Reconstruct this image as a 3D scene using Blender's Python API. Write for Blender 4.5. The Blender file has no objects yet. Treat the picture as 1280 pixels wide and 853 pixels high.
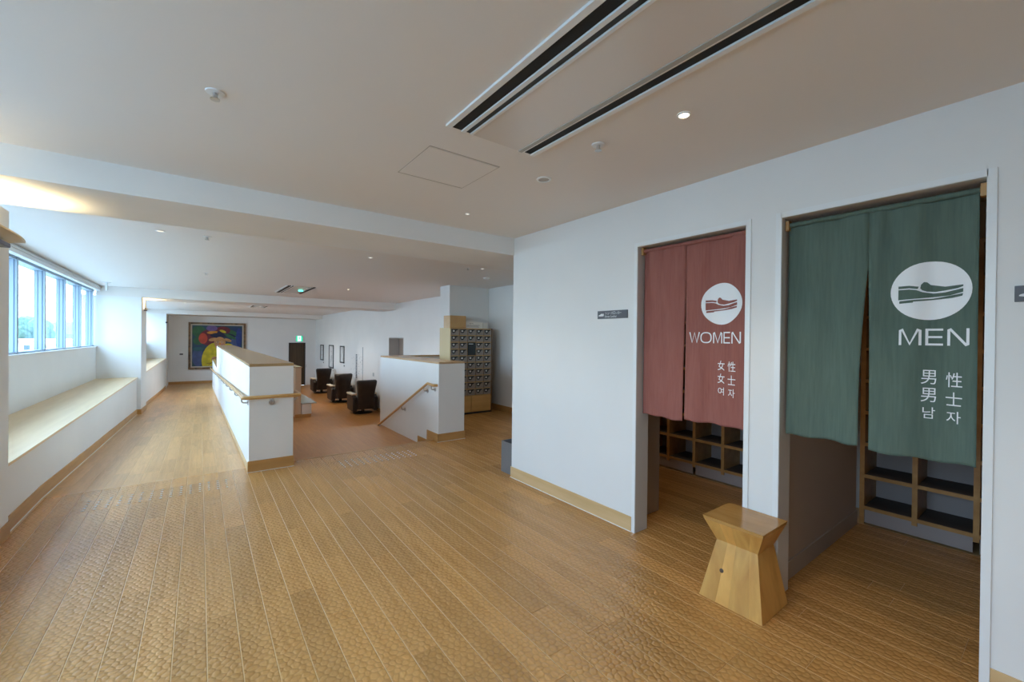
import bpy, bmesh, math, random
from mathutils import Vector, Matrix
random.seed(7)
S = bpy.context.scene
COL = S.collection
PI = math.pi

# ------------------------------------------------------------------ camera
yaw, pitch, roll, fpx = 0.639272832, -0.00595347354, 0.00986201468, 524.49
cam_d = bpy.data.cameras.new('camera'); cam = bpy.data.objects.new('camera', cam_d); COL.objects.link(cam)
fw = Vector((math.sin(yaw)*math.cos(pitch), math.cos(yaw)*math.cos(pitch), math.sin(pitch)))
r0 = Vector((math.cos(yaw), -math.sin(yaw), 0)); u0 = r0.cross(fw)
rt = r0*math.cos(roll) + u0*math.sin(roll); up = -r0*math.sin(roll) + u0*math.cos(roll)
M = Matrix((rt, up, -fw)).transposed().to_4x4(); M.translation = Vector((0, 0, 1.45))
cam.matrix_world = M
cam_d.sensor_width = 36.0; cam_d.sensor_fit = 'HORIZONTAL'; cam_d.lens = fpx*36.0/1280.0
cam_d.clip_start = 0.05; cam_d.clip_end = 2000
S.camera = cam
# ------------------------------------------------------------------ view, world
S.view_settings.view_transform = 'Standard'; S.view_settings.look = 'None'
S.view_settings.gamma = 1.0; S.view_settings.use_curve_mapping = False
S.view_settings.exposure = 0.46
S.cycles.use_denoising = True
S.cycles.max_bounces = 10; S.cycles.diffuse_bounces = 7; S.cycles.glossy_bounces = 4
S.cycles.transparent_max_bounces = 12; S.cycles.sample_clamp_indirect = 8.0
S.cycles.caustics_reflective = False; S.cycles.caustics_refractive = False
W = bpy.data.worlds.new('sky'); S.world = W; W.use_nodes = True
SKY_STRENGTH = 8.0
wn = W.node_tree; bgn = wn.nodes['Background']
tcw = wn.nodes.new('ShaderNodeTexCoord'); sep = wn.nodes.new('ShaderNodeSeparateXYZ')
rmp = wn.nodes.new('ShaderNodeValToRGB')
rmp.color_ramp.elements[0].position = 0.0; rmp.color_ramp.elements[0].color = (0.47, 0.57, 0.66, 1)
rmp.color_ramp.elements[1].position = 0.8; rmp.color_ramp.elements[1].color = (0.94, 1.36, 1.92, 1)
wn.links.new(tcw.outputs['Generated'], sep.inputs[0]); wn.links.new(sep.outputs['Z'], rmp.inputs[0])
wn.links.new(rmp.outputs[0], bgn.inputs[0]); bgn.inputs[1].default_value = SKY_STRENGTH

def portal(name, loc, sy, sz):
    d = bpy.data.lights.new(name, 'AREA'); d.shape = 'RECTANGLE'; d.size = sz; d.size_y = sy
    d.cycles.is_portal = True
    o = bpy.data.objects.new(name, d); COL.objects.link(o); o.location = loc
    o.rotation_euler = (0, -PI/2, 0)      # emits towards +X
    return o
portal('window_portal', (-1.96, 1.5, 1.79), 4.0, 1.2)
portal('window_portal', (-1.96, 8.45, 1.79), 7.8, 1.2)
portal('window_portal', (-1.96, 17.8, 1.79), 8.4, 1.2)

# ------------------------------------------------------------------ helpers
def tag(o, label=None, cat=None, group=None, kind=None):
    if label: o['label'] = label
    if cat: o['category'] = cat
    if group: o['group'] = group
    if kind: o['kind'] = kind
    return o
def empty(name, loc=(0, 0, 0), rz=0.0, label=None, cat=None, group=None, kind=None, parent=None):
    o = bpy.data.objects.new(name, None); COL.objects.link(o); o.location = loc; o.rotation_euler = (0, 0, rz)
    o.empty_display_size = 0.1
    if parent: o.parent = parent
    return tag(o, label, cat, group, kind)
def link(name, me, parent=None, loc=(0, 0, 0), rot=(0, 0, 0)):
    o = bpy.data.objects.new(name, me); COL.objects.link(o); o.location = loc; o.rotation_euler = rot
    if parent: o.parent = parent
    return o
def obj(name, bm, mat, parent=None, smooth=False, loc=(0, 0, 0), rot=(0, 0, 0)):
    me = bpy.data.meshes.new(name)
    bmesh.ops.recalc_face_normals(bm, faces=bm.faces)
    bm.to_mesh(me); bm.free()
    for m in (mat if isinstance(mat, (list, tuple)) else [mat]): me.materials.append(m)
    if smooth:
        for p in me.polygons: p.use_smooth = True
        me.set_sharp_from_angle(angle=math.radians(40))
    return link(name, me, parent, loc, rot)
def box(bm, x0, x1, y0, y1, z0, z1, bev=0.0, mi=0):
    vs = [bm.verts.new((x, y, z)) for z in (z0, z1) for y in (y0, y1) for x in (x0, x1)]
    fs = [bm.faces.new([vs[i] for i in q]) for q in ((0, 2, 3, 1), (4, 5, 7, 6), (0, 1, 5, 4), (2, 6, 7, 3), (0, 4, 6, 2), (1, 3, 7, 5))]
    for f in fs: f.material_index = mi
    if bev > 0:
        es = list({e for f in fs for e in f.edges})
        bmesh.ops.bevel(bm, geom=es, offset=bev, segments=2, affect='EDGES', profile=0.5)
    return fs
def B(*boxes, bev=0.0):
    bm = bmesh.new()
    for b in boxes: box(bm, *b, bev=bev)
    return bm
def tube(bm, pts, r, n=10, cap=True):
    rings = []
    P = [Vector(p) for p in pts]
    ref = None
    for i, p in enumerate(P):
        if i == 0: d = (P[1]-P[0]).normalized()
        elif i == len(P)-1: d = (P[-1]-P[-2]).normalized()
        else: d = ((P[i]-P[i-1]).normalized() + (P[i+1]-P[i]).normalized()).normalized()
        a = d.cross(Vector((0, 0, 1)))
        if a.length < 0.05: a = d.cross(Vector((1, 0, 0))) if ref is None else ref - d*ref.dot(d)
        a.normalize(); ref = a; b = d.cross(a)
        rr = r[i] if isinstance(r, (list, tuple)) else r
        rings.append([bm.verts.new(p + a*rr*math.cos(2*PI*k/n) + b*rr*math.sin(2*PI*k/n)) for k in range(n)])
    for q in range(len(rings)-1):
        for k in range(n):
            bm.faces.new((rings[q][k], rings[q][(k+1) % n], rings[q+1][(k+1) % n], rings[q+1][k]))
    if cap: bm.faces.new(rings[0][::-1]); bm.faces.new(rings[-1])
    return bm
def lathe(bm, prof, n=20, c=(0, 0, 0), a0=0, a1=2*PI):
    full = abs(a1-a0-2*PI) < 1e-6; m = n if full else n+1
    rings = [[bm.verts.new((c[0]+r*math.cos(a0+(a1-a0)*k/n), c[1]+r*math.sin(a0+(a1-a0)*k/n), c[2]+z)) for k in range(m)] for r, z in prof]
    for i in range(len(rings)-1):
        for k in range(n):
            k2 = (k+1) % m
            bm.faces.new((rings[i][k], rings[i][k2], rings[i+1][k2], rings[i+1][k]))
    return bm
def prism(bm, poly, axis, a, b):
    """extrude a polygon along an axis: 'x': poly=(y,z)  'y': poly=(x,z)  'z': poly=(x,y)"""
    def P(q, t): return {'x': (t, q[0], q[1]), 'y': (q[0], t, q[1]), 'z': (q[0], q[1], t)}[axis]
    v0 = [bm.verts.new(P(q, a)) for q in poly]; v1 = [bm.verts.new(P(q, b)) for q in poly]
    bm.faces.new(v0); bm.faces.new(v1[::-1]); n = len(poly)
    for i in range(n): bm.faces.new((v0[i], v0[(i+1) % n], v1[(i+1) % n], v1[i]))
    return bm

# ------------------------------------------------------------------ materials
def mat(name, col, rough=0.5, metal=0.0, spec=0.5, nodes=None, **kw):
    m = bpy.data.materials.new(name); m.use_nodes = True
    b = m.node_tree.nodes['Principled BSDF']
    b.inputs['Base Color'].default_value = (*col, 1); b.inputs['Roughness'].default_value = rough
    b.inputs['Metallic'].default_value = metal; b.inputs['Specular IOR Level'].default_value = spec
    for k, v in kw.items(): b.inputs[k.replace('_', ' ')].default_value = v
    if nodes: nodes(m.node_tree, b)
    return m
def N(t, typ, **inp):
    n = t.nodes.new(typ)
    for k, v in inp.items():
        if k in n.inputs: n.inputs[k].default_value = v
        else: setattr(n, k, v)
    return n
def noise_col(c1, c2, scale, stretch=(1, 1, 1), detail=4, obj_random=0.0, bump=0.0, bscale=None, coord='Object', dist=0.0):
    def f(t, b):
        tc = N(t, 'ShaderNodeTexCoord'); mp = N(t, 'ShaderNodeMapping'); mp.inputs['Scale'].default_value = stretch
        src = tc.outputs[coord]
        if coord == 'Position':
            pass
        if obj_random > 0:
            oi = N(t, 'ShaderNodeObjectInfo'); ad = N(t, 'ShaderNodeVectorMath', operation='ADD'); mu = N(t, 'ShaderNodeVectorMath', operation='SCALE')
            cx = N(t, 'ShaderNodeCombineXYZ'); t.links.new(oi.outputs['Random'], cx.inputs[0]); t.links.new(oi.outputs['Random'], cx.inputs[1])
            t.links.new(cx.outputs[0], mu.inputs[0]); mu.inputs['Scale'].default_value = 37.0
            t.links.new(src, ad.inputs[0]); t.links.new(mu.outputs[0], ad.inputs[1]); src = ad.outputs[0]
        t.links.new(src, mp.inputs[0])
        no = N(t, 'ShaderNodeTexNoise', Scale=scale, Detail=detail, Distortion=dist); t.links.new(mp.outputs[0], no.inputs['Vector'])
        rp = N(t, 'ShaderNodeValToRGB'); rp.color_ramp.elements[0].position = 0.3; rp.color_ramp.elements[1].position = 0.7
        rp.color_ramp.elements[0].color = (*c1, 1); rp.color_ramp.elements[1].color = (*c2, 1)
        t.links.new(no.outputs['Fac'], rp.inputs[0]); out = rp.outputs[0]
        if obj_random > 0:
            hs = N(t, 'ShaderNodeHueSaturation'); mr = N(t, 'ShaderNodeMapRange'); mr.inputs['To Min'].default_value = 1-obj_random; mr.inputs['To Max'].default_value = 1+obj_random
            t.links.new(oi.outputs['Random'], mr.inputs[0]); t.links.new(mr.outputs[0], hs.inputs['Value']); t.links.new(out, hs.inputs['Color']); out = hs.outputs[0]
        t.links.new(out, b.inputs['Base Color'])
        if bump > 0:
            bn = N(t, 'ShaderNodeTexNoise', Scale=bscale or scale*4, Detail=3); t.links.new(mp.outputs[0], bn.inputs['Vector'])
            bp = N(t, 'ShaderNodeBump', Strength=bump, Distance=0.002); t.links.new(bn.outputs['Fac'], bp.inputs['Height']); t.links.new(bp.outputs[0], b.inputs['Normal'])
    return f

WALL = mat('white wall paint', (0.80, 0.80, 0.79), 0.65, nodes=noise_col((0.79, 0.79, 0.78), (0.82, 0.82, 0.81), 1.5, bump=0.05, bscale=180))
CEIL = mat('ceiling paint', (0.80, 0.765, 0.73), 0.8)
WHITE = mat('white enamel trim', (0.82, 0.84, 0.85), 0.35)
REVEAL = mat('grey white reveal', (0.62, 0.62, 0.62), 0.6)
CAULK = mat('white sealant bead', (0.85, 0.84, 0.8), 0.6)
SKIRT = mat('birch skirting', (0.62, 0.42, 0.2), 0.45, nodes=noise_col((0.60, 0.40, 0.19), (0.70, 0.49, 0.26), 2.2, (1, 1, 8), bump=0.04))
SKIRTD = mat('oak skirting', (0.5, 0.27, 0.09), 0.4, nodes=noise_col((0.46, 0.24, 0.075), (0.56, 0.31, 0.11), 2.2, (1, 1, 8)))
BENCHW = mat('pale birch board', (0.66, 0.50, 0.30), 0.28, nodes=noise_col((0.70, 0.47, 0.22), (0.80, 0.57, 0.30), 1.6, (10, 0.8, 4)))
CAPW = mat('walnut toned cap', (0.42, 0.27, 0.13), 0.22, nodes=noise_col((0.40, 0.265, 0.13), (0.48, 0.32, 0.155), 1.2, (4, 0.5, 3)))
RAILW = mat('beech handrail', (0.58, 0.33, 0.12), 0.3, nodes=noise_col((0.54, 0.30, 0.10), (0.66, 0.40, 0.16), 3, (1, 1, 1)))
OAK = mat('oiled pine edge', (0.5, 0.28, 0.1), 0.4, nodes=noise_col((0.42, 0.22, 0.07), (0.56, 0.32, 0.12), 3, (4, 4, 4)))
STOOLW = mat('solid cedar', (0.62, 0.36, 0.11), 0.32, nodes=noise_col((0.54, 0.26, 0.06), (0.76, 0.43, 0.12), 4.0, (3, 3, 0.5), detail=6, obj_random=0.12, bump=0.08, dist=0.6))
STOOLT = mat('stool seat cedar', (0.5, 0.26, 0.08), 0.22, nodes=noise_col((0.44, 0.22, 0.06), (0.56, 0.31, 0.1), 4.0, (4, 0.8, 3), detail=6, obj_random=0.05, dist=0.5))
KNOT = mat('dark wood knot', (0.07, 0.035, 0.015), 0.5)
STEEL = mat('satin steel', (0.55, 0.55, 0.55), 0.28, 1.0)
BINM = mat('grey painted metal', (0.19, 0.195, 0.205), 0.45, 0.2)
BLACK = mat('black void', (0.006, 0.006, 0.006), 0.7)
DARK = mat('dark slot metal', (0.02, 0.02, 0.022), 0.5)
ALU = mat('sky-tinted aluminium', (0.30, 0.39, 0.48), 0.4, 0.0)  # grey frames; the blue of the sky light is put into the colour
ALUD = mat('blue grey gasket', (0.10, 0.16, 0.24), 0.5)
VAL = mat('white blind box', (0.72, 0.74, 0.75), 0.5)
LEATH = mat('dark brown leather', (0.018, 0.012, 0.010), 0.42, nodes=noise_col((0.012, 0.008, 0.007), (0.028, 0.019, 0.016), 6, bump=0.2, bscale=120))
ARMSHEEN = mat('painted arm sheen', (0.70, 0.64, 0.52), 0.7)  # pale colour paints the window reflection on the armrests
CHROME = mat('chrome', (0.8, 0.8, 0.8), 0.12, 1.0)
LOCKW = mat('locker birch ply', (0.58, 0.37, 0.14), 0.45, nodes=noise_col((0.58, 0.33, 0.10), (0.66, 0.40, 0.14), 2, (1, 1, 6)))
LOCKS = mat('locker pale side', (0.70, 0.54, 0.30), 0.45)
LOCKD = mat('locker grey door', (0.33, 0.285, 0.24), 0.5)
PLATE = mat('pale key tag', (0.7, 0.7, 0.66), 0.5)
SCRM = mat('black screen', (0.008, 0.012, 0.014), 0.15)
CARD = mat('white card', (0.86, 0.84, 0.78), 0.7)
INK = mat('black print', (0.02, 0.02, 0.02), 0.6)
SIGNG = mat('grey sign plate', (0.085, 0.085, 0.10), 0.45)
PRINT = mat('white textile print', (0.90, 0.92, 0.94), 0.75)
PRINTS = mat('white sign print', (0.8, 0.8, 0.8), 0.6)
SHELFB = mat('grey shelf back', (0.40, 0.35, 0.34), 0.6)
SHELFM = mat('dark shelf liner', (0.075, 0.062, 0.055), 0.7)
DOORB = mat('dark brown door', (0.06, 0.032, 0.012), 0.5, nodes=noise_col((0.05, 0.026, 0.01), (0.085, 0.05, 0.02), 2, (8, 8, 0.5)))
DOORG = mat('taupe flush panel', (0.36, 0.29, 0.24), 0.5)
METALD = mat('brushed grey door', (0.52, 0.49, 0.46), 0.5, 0.1)
DUCT = mat('brown linen header', (0.10, 0.045, 0.015), 0.6)
STUD = mat('tactile stud', (0.72, 0.66, 0.58), 0.3, 0.3)
EXT_W = mat('white rendered building', (0.7, 0.7, 0.7), 0.8)
EXT_G = mat('grey concrete', (0.2, 0.21, 0.22), 0.9)
EXT_GL = mat('dark building glass', (0.05, 0.07, 0.08), 0.3)
LEAF = mat('hazy foliage', (0.05, 0.10, 0.06), 0.8, nodes=noise_col((0.06, 0.12, 0.09), (0.11, 0.18, 0.14), 2.0, detail=6))
HILL = mat('distant hill', (0.10, 0.13, 0.14), 0.9, nodes=noise_col((0.16, 0.20, 0.215), (0.22, 0.26, 0.27), 0.05, detail=8))
GND = mat('town ground', (0.09, 0.10, 0.095), 0.9, nodes=noise_col((0.22, 0.24, 0.23), (0.30, 0.30, 0.29), 0.08, detail=8))

def emit(name, col, s):
    m = bpy.data.materials.new(name); m.use_nodes = True; t = m.node_tree; t.nodes.clear()
    e = N(t, 'ShaderNodeEmission'); e.inputs[0].default_value = (*col, 1); e.inputs[1].default_value = s
    o = N(t, 'ShaderNodeOutputMaterial'); t.links.new(e.outputs[0], o.inputs[0]); return m
LAMPD = emit('dim lamp', (1.0, 0.9, 0.75), 1.3)
LAMP = emit('warm lamp', (1.0, 0.80, 0.50), 14)
EXITG = emit('exit sign green', (0.02, 0.55, 0.30), 1.2)
EXITW = emit('exit sign white', (0.75, 1.0, 0.9), 1.3)
GREENLED = emit('green led', (0.15, 1.0, 0.8), 1.6)

def glassmat():
    m = bpy.data.materials.new('window glass'); m.use_nodes = True; t = m.node_tree; t.nodes.clear()
    g = N(t, 'ShaderNodeBsdfGlossy', Roughness=0.02); tr = N(t, 'ShaderNodeBsdfTransparent'); tr.inputs[0].default_value = (0.93, 0.98, 0.99, 1)
    fr = N(t, 'ShaderNodeLayerWeight'); fr.inputs['Blend'].default_value = 0.5
    pw = N(t, 'ShaderNodeMath', operation='POWER'); pw.inputs[1].default_value = 5.0; ml = N(t, 'ShaderNodeMath', operation='MULTIPLY_ADD'); ml.inputs[1].default_value = 0.7; ml.inputs[2].default_value = 0.03
    t.links.new(fr.outputs['Facing'], pw.inputs[0]); t.links.new(pw.outputs[0], ml.inputs[0])
    mx = N(t, 'ShaderNodeMixShader'); o = N(t, 'ShaderNodeOutputMaterial')
    t.links.new(ml.outputs[0], mx.inputs[0]); t.links.new(tr.outputs[0], mx.inputs[1]); t.links.new(g.outputs[0], mx.inputs[2]); t.links.new(mx.outputs[0], o.inputs[0])
    return m
GLASS = glassmat()

CELL = 0.034
def floormat(name, base1, base2, carve=1.0, rough=0.33, rnd=0.10):
    """carved plank floor: per-plank tone, fine grain and a hexagonal gouge pattern"""
    def f(t, b):
        ge = N(t, 'ShaderNodeNewGeometry'); oi = N(t, 'ShaderNodeObjectInfo')
        sc = N(t, 'ShaderNodeVectorMath', operation='SCALE'); sc.inputs['Scale'].default_value = 1.0
        cx = N(t, 'ShaderNodeCombineXYZ'); m9 = N(t, 'ShaderNodeMath', operation='MULTIPLY'); m9.inputs[1].default_value = 53.0
        t.links.new(oi.outputs['Random'], m9.inputs[0]); t.links.new(m9.outputs[0], cx.inputs[1]); t.links.new(m9.outputs[0], cx.inputs[2])
        ad = N(t, 'ShaderNodeVectorMath', operation='ADD'); t.links.new(ge.outputs['Position'], ad.inputs[0]); t.links.new(cx.outputs[0], ad.inputs[1])
        mp = N(t, 'ShaderNodeMapping'); mp.inputs['Scale'].default_value = (22, 1.3, 1); t.links.new(ad.outputs[0], mp.inputs[0])
        gr = N(t, 'ShaderNodeTexNoise', Scale=1.6, Detail=6, Distortion=0.8); t.links.new(mp.outputs[0], gr.inputs['Vector'])
        rp = N(t, 'ShaderNodeValToRGB'); rp.color_ramp.elements[0].position = 0.28; rp.color_ramp.elements[1].position = 0.72
        rp.color_ramp.elements[0].color = (*base1, 1); rp.color_ramp.elements[1].color = (*base2, 1); t.links.new(gr.outputs['Fac'], rp.inputs[0])
        hs = N(t, 'ShaderNodeHueSaturation'); mr = N(t, 'ShaderNodeMapRange'); mr.inputs['To Min'].default_value = 1-rnd; mr.inputs['To Max'].default_value = 1+rnd
        t.links.new(oi.outputs['Random'], mr.inputs[0]); t.links.new(mr.outputs[0], hs.inputs['Value']); t.links.new(rp.outputs[0], hs.inputs['Color'])
        # hexagonal gouge cells: distance to the nearest point of two interleaved lattices
        nz = N(t, 'ShaderNodeTexNoise', Scale=14.0, Detail=2); t.links.new(ad.outputs[0], nz.inputs['Vector'])
        ns = N(t, 'ShaderNodeVectorMath', operation='MULTIPLY'); ns.inputs[1].default_value = (0.045, 0.045, 0); t.links.new(nz.outputs['Color'], ns.inputs[0])
        np_ = N(t, 'ShaderNodeVectorMath', operation='ADD'); t.links.new(ge.outputs['Position'], np_.inputs[0]); t.links.new(ns.outputs[0], np_.inputs[1])
        K = 1/CELL
        sv = N(t, 'ShaderNodeVectorMath', operation='MULTIPLY'); sv.inputs[1].default_value = (K, K/1.732, 0); t.links.new(np_.outputs[0], sv.inputs[0])
        ls = []
        for off in (0.0, 0.5):
            a_ = N(t, 'ShaderNodeVectorMath', operation='ADD'); a_.inputs[1].default_value = (off, off, 0); t.links.new(sv.outputs[0], a_.inputs[0])
            f_ = N(t, 'ShaderNodeVectorMath', operation='FRACTION'); t.links.new(a_.outputs[0], f_.inputs[0])
            s_ = N(t, 'ShaderNodeVectorMath', operation='SUBTRACT'); s_.inputs[1].default_value = (0.5, 0.5, 0); t.links.new(f_.outputs[0], s_.inputs[0])
            m_ = N(t, 'ShaderNodeVectorMath', operation='MULTIPLY'); m_.inputs[1].default_value = (1, 1.732, 0); t.links.new(s_.outputs[0], m_.inputs[0])
            l_ = N(t, 'ShaderNodeVectorMath', operation='LENGTH'); t.links.new(m_.outputs[0], l_.inputs[0]); ls.append(l_)
        mn = N(t, 'ShaderNodeMath', operation='MINIMUM'); t.links.new(ls[0].outputs['Value'], mn.inputs[0]); t.links.new(ls[1].outputs['Value'], mn.inputs[1])
        r2 = N(t, 'ShaderNodeMapRange'); r2.inputs['From Min'].default_value = 0.36; r2.inputs['From Max'].default_value = 0.50; r2.inputs['To Min'].default_value = 1.0; r2.inputs['To Max'].default_value = 0.87 if carve > 0.6 else 0.94; t.links.new(mn.outputs[0], r2.inputs[0])
        mx = N(t, 'ShaderNodeMix', data_type='RGBA', blend_type='MULTIPLY'); mx.inputs[0].default_value = 1.0
        t.links.new(hs.outputs[0], mx.inputs[6]); t.links.new(r2.outputs[0], mx.inputs[7]); t.links.new(mx.outputs[2], b.inputs['Base Color'])
        r3 = N(t, 'ShaderNodeMapRange', interpolation_type='SMOOTHSTEP'); r3.inputs['From Min'].default_value = 0.22; r3.inputs['From Max'].default_value = 0.54; r3.inputs['To Min'].default_value = 1.0; r3.inputs['To Max'].default_value = 0.0; t.links.new(mn.outputs[0], r3.inputs[0])
        bp = N(t, 'ShaderNodeBump', Strength=0.62*carve, Distance=0.003); t.links.new(r3.outputs[0], bp.inputs['Height']); t.links.new(bp.outputs[0], b.inputs['Normal'])
    return mat(name, base1, rough, spec=0.7, nodes=f)
FLOOR = floormat('carved maple plank', (0.47, 0.225, 0.062), (0.62, 0.325, 0.105), 1.0, 0.27, 0.12)
FLOORR = floormat('ramp maple plank', (0.49, 0.25, 0.08), (0.64, 0.355, 0.13), 0.45, 0.36)
FLOORL = floormat('lounge plank floor', (0.42, 0.175, 0.04), (0.53, 0.24, 0.06), 0.3, 0.40)
GROOVE = mat('plank groove', (0.66, 0.43, 0.20), 0.4)

def cloth(name, c1, c2):
    def f(t, b):
        tc = N(t, 'ShaderNodeTexCoord'); mp = N(t, 'ShaderNodeMapping'); mp.inputs['Scale'].default_value = (1, 90, 6); t.links.new(tc.outputs['Object'], mp.inputs[0])
        n1 = N(t, 'ShaderNodeTexNoise', Scale=1.0, Detail=5); t.links.new(mp.outputs[0], n1.inputs['Vector'])
        mp2 = N(t, 'ShaderNodeMapping'); mp2.inputs['Scale'].default_value = (1, 14, 2.2); t.links.new(tc.outputs['Object'], mp2.inputs[0])
        n2 = N(t, 'ShaderNodeTexNoise', Scale=1.0, Detail=4, Distortion=1.0); t.links.new(mp2.outputs[0], n2.inputs['Vector'])
        mm = N(t, 'ShaderNodeMath', operation='ADD'); t.links.new(n1.outputs['Fac'], mm.inputs[0]); t.links.new(n2.outputs['Fac'], mm.inputs[1])
        rp = N(t, 'ShaderNodeMapRange'); rp.inputs['From Min'].default_value = 0.7; rp.inputs['From Max'].default_value = 1.3; t.links.new(mm.outputs[0], rp.inputs[0])
        mx = N(t, 'ShaderNodeMix', data_type='RGBA'); mx.inputs[6].default_value = (*c1, 1); mx.inputs[7].default_value = (*c2, 1); t.links.new(rp.outputs[0], mx.inputs[0])
        t.links.new(mx.outputs[2], b.inputs['Base Color'])
        bp = N(t, 'ShaderNodeBump', Strength=0.5, Distance=0.003); t.links.new(mm.outputs[0], bp.inputs['Height']); t.links.new(bp.outputs[0], b.inputs['Normal'])
    return mat(name, c1, 0.85, nodes=f, spec=0.2)
REDC = cloth('madder red linen', (0.285, 0.103, 0.085), (0.345, 0.137, 0.112))
GREENC = cloth('moss green linen', (0.096, 0.140, 0.116), (0.124, 0.175, 0.145))

# ------------------------------------------------------------------ STRUCTURE
XL, XW, XR = -1.77, 2.62, 4.85          # window wall, shoe-room wall, far right wall
ZC = 2.49                               # ceiling
ZLOW, ZLND = -1.03, -0.70               # lounge floor, ramp landing
RY0, RY1 = 5.41, 21.0
RS = ZLND/(RY1-RY0)
def rz(y): return 0.0 if y < RY0 else (ZLND if y > RY1 else RS*(y-RY0))
def struct(name, bm, m, parent=None, **k):
    o = obj(name, bm, m, parent, **k); o['kind'] = 'structure'; return o

# ---- floors: a slab, planks on it
floor = struct('floor', B((-2.0, 2.66, -4.2, 5.45, -0.3, -0.0022), (2.66, 5.0, -4.2, 5.27, -0.3, -0.0022), (2.80, 5.0, 5.27, 7.6, -0.3, -0.0022)), GROOVE)
PW = 0.12515; PX = 0.0312
plank_cache = {}
def plank_mesh(w, L, m, sl=0.0, tag_=''):
    key = (round(w, 3), round(L, 3), m.name, sl)
    if key in plank_cache: return plank_cache[key]
    g = 0.0019; gy = 0.0007; c = 0.0014; bm = bmesh.new()
    lo = [(g, gy), (w-g, gy), (w-g, L-gy), (g, L-gy)]; hi = [(g+c, gy+c*0.5), (w-g-c, gy+c*0.5), (w-g-c, L-gy-c*0.5), (g+c, L-gy-c*0.5)]
    v0 = [bm.verts.new((x, y, -0.0021+sl*y)) for x, y in lo]; v1 = [bm.verts.new((x, y, -0.0012+sl*y)) for x, y in lo]; v2 = [bm.verts.new((x, y, sl*y)) for x, y in hi]
    for i in range(4):
        j = (i+1) % 4
        bm.faces.new((v0[i], v0[j], v1[j], v1[i])); bm.faces.new((v1[i], v1[j], v2[j], v2[i]))
    bm.faces.new(v2)
    me = bpy.data.meshes.new('plank'); bmesh.ops.recalc_face_normals(bm, faces=bm.faces); bm.to_mesh(me); bm.free(); me.materials.append(m)
    plank_cache[key] = me; return me
LENS = [0.72, 0.84, 0.96, 1.08, 1.2]
def lay(parent, x0, x1, y0, y1, m, sl=0.0, zf=lambda y: 0.0, breaks=(), pmin=None):
    """rows of planks along Y between x0 and x1; the pieces in view are parts, the rest joins one mesh"""
    k0 = math.floor((x0-PX)/PW); k1 = math.ceil((x1-PX)/PW)
    rest = bmesh.new(); n = 0
    for k in range(k0, k1):
        a = max(x0, PX+k*PW); b = min(x1, PX+(k+1)*PW)
        if b-a < 0.012: continue
        cuts = [y0] + sorted(c for (ca, cb, c) in breaks if ca < (a+b)/2 < cb and y0+0.02 < c < y1-0.02) + [y1]
        for q in range(len(cuts)-1):
            y = cuts[q]; first = random.choice((0.36, 0.5, 0.62, 0.74, 0.9))
            while y < cuts[q+1]-1e-4:
                L = first if first else random.choice(LENS); first = None
                if cuts[q+1]-(y+L) < 0.25: L = cuts[q+1]-y
                if pmin is None or pmin(a, y, b, y+L):
                    link('plank', plank_mesh(b-a, L, m, sl), parent, (a, y, zf(y))); n += 1
                else:
                    box(rest, a+0.0016, b-0.0016, y+0.0016, y+L-0.0016, zf(y)-0.002, zf(y)-0.0002)
                y += L
    if len(rest.verts): o = obj('plank_remainder', rest, m, parent); o['kind'] = 'stuff'
    else: rest.free()
    return n
def seen(a, y, b, y2):       # roughly inside the photographed area, seen from the camera at the origin
    c = Vector(((a+b)/2, (y+y2)/2)); 
    for p in ((a, y), (b, y), (a, y2), (b, y2), c):
        d = p[0]*math.sin(yaw)+p[1]*math.cos(yaw); r = p[0]*math.cos(yaw)-p[1]*math.sin(yaw)
        if d > 1.66 and abs(r) < d*1.26: return True
    return False
brk = [(-0.92, 0.2, 4.805), (-0.92, 0.2, 5.12), (1.22, 2.24, 4.805), (1.22, 2.24, 5.12)]
XE = PX+21*PW
n1 = lay(floor, -1.1, XE, -4.0, 5.41, FLOOR, breaks=brk, pmin=seen)
n1 += lay(floor, XE, 4.85, 3.46, 5.27, FLOOR, pmin=seen) + lay(floor, XE+3*PW, 4.85, 5.27, 7.35, FLOOR, pmin=seen)
n1 += lay(floor, XE, 4.24, -0.6, 1.05, FLOOR, pmin=seen) + lay(floor, XE, 4.24, 1.05, 3.46, FLOOR, pmin=seen)
struct('trim_1', B((0.84, 2.66, 5.412, 5.452, -0.03, 0.001)), OAK)      # stair nosing board
# ramp
rb = bmesh.new(); prism(rb, [(RY0, -0.0022), (RY1, ZLND-0.0022), (RY1, ZLND-0.3), (RY0, -0.3)], 'x', -2.0, 0.44)
ramp = struct('floor_ramp', rb, GROOVE)
lay(ramp, -1.1, 0.42, RY0, RY1, FLOORR, sl=RS, zf=rz)
struct('floor_landing', B((-2.0, 2.33, RY1, 23.5, ZLND-0.3, ZLND)), FLOORR)
rb = bmesh.new(); prism(rb, [(14.1, ZLOW), (RY1, ZLND), (RY1, ZLND-0.3), (14.1, ZLOW-0.1)], 'x', 0.84, 2.33)
struct('floor_return_ramp', rb, FLOORL)
struct('floor_lounge', B((0.84, 5.2, 7.2, 23.5, ZLOW-0.2, ZLOW)), FLOORL)
# ---- ceiling
struct('ceiling', B((-2.2, 5.4, -4.2, 24.0, ZC, ZC+0.2)), CEIL)
struct('ceiling_beam', B((-1.77, 2.76, 3.50, 4.27, 2.315, ZC), (2.76, 4.85, 3.51, 4.27, 2.315, ZC)), WALL)
struct('ceiling_beam', B((-1.77, 4.8, 12.40, 13.50, 2.285, ZC)), CEIL)
struct('ceiling_beam', B((-1.77, 4.8, 22.0, 23.5, 2.315, ZC)), CEIL)
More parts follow.
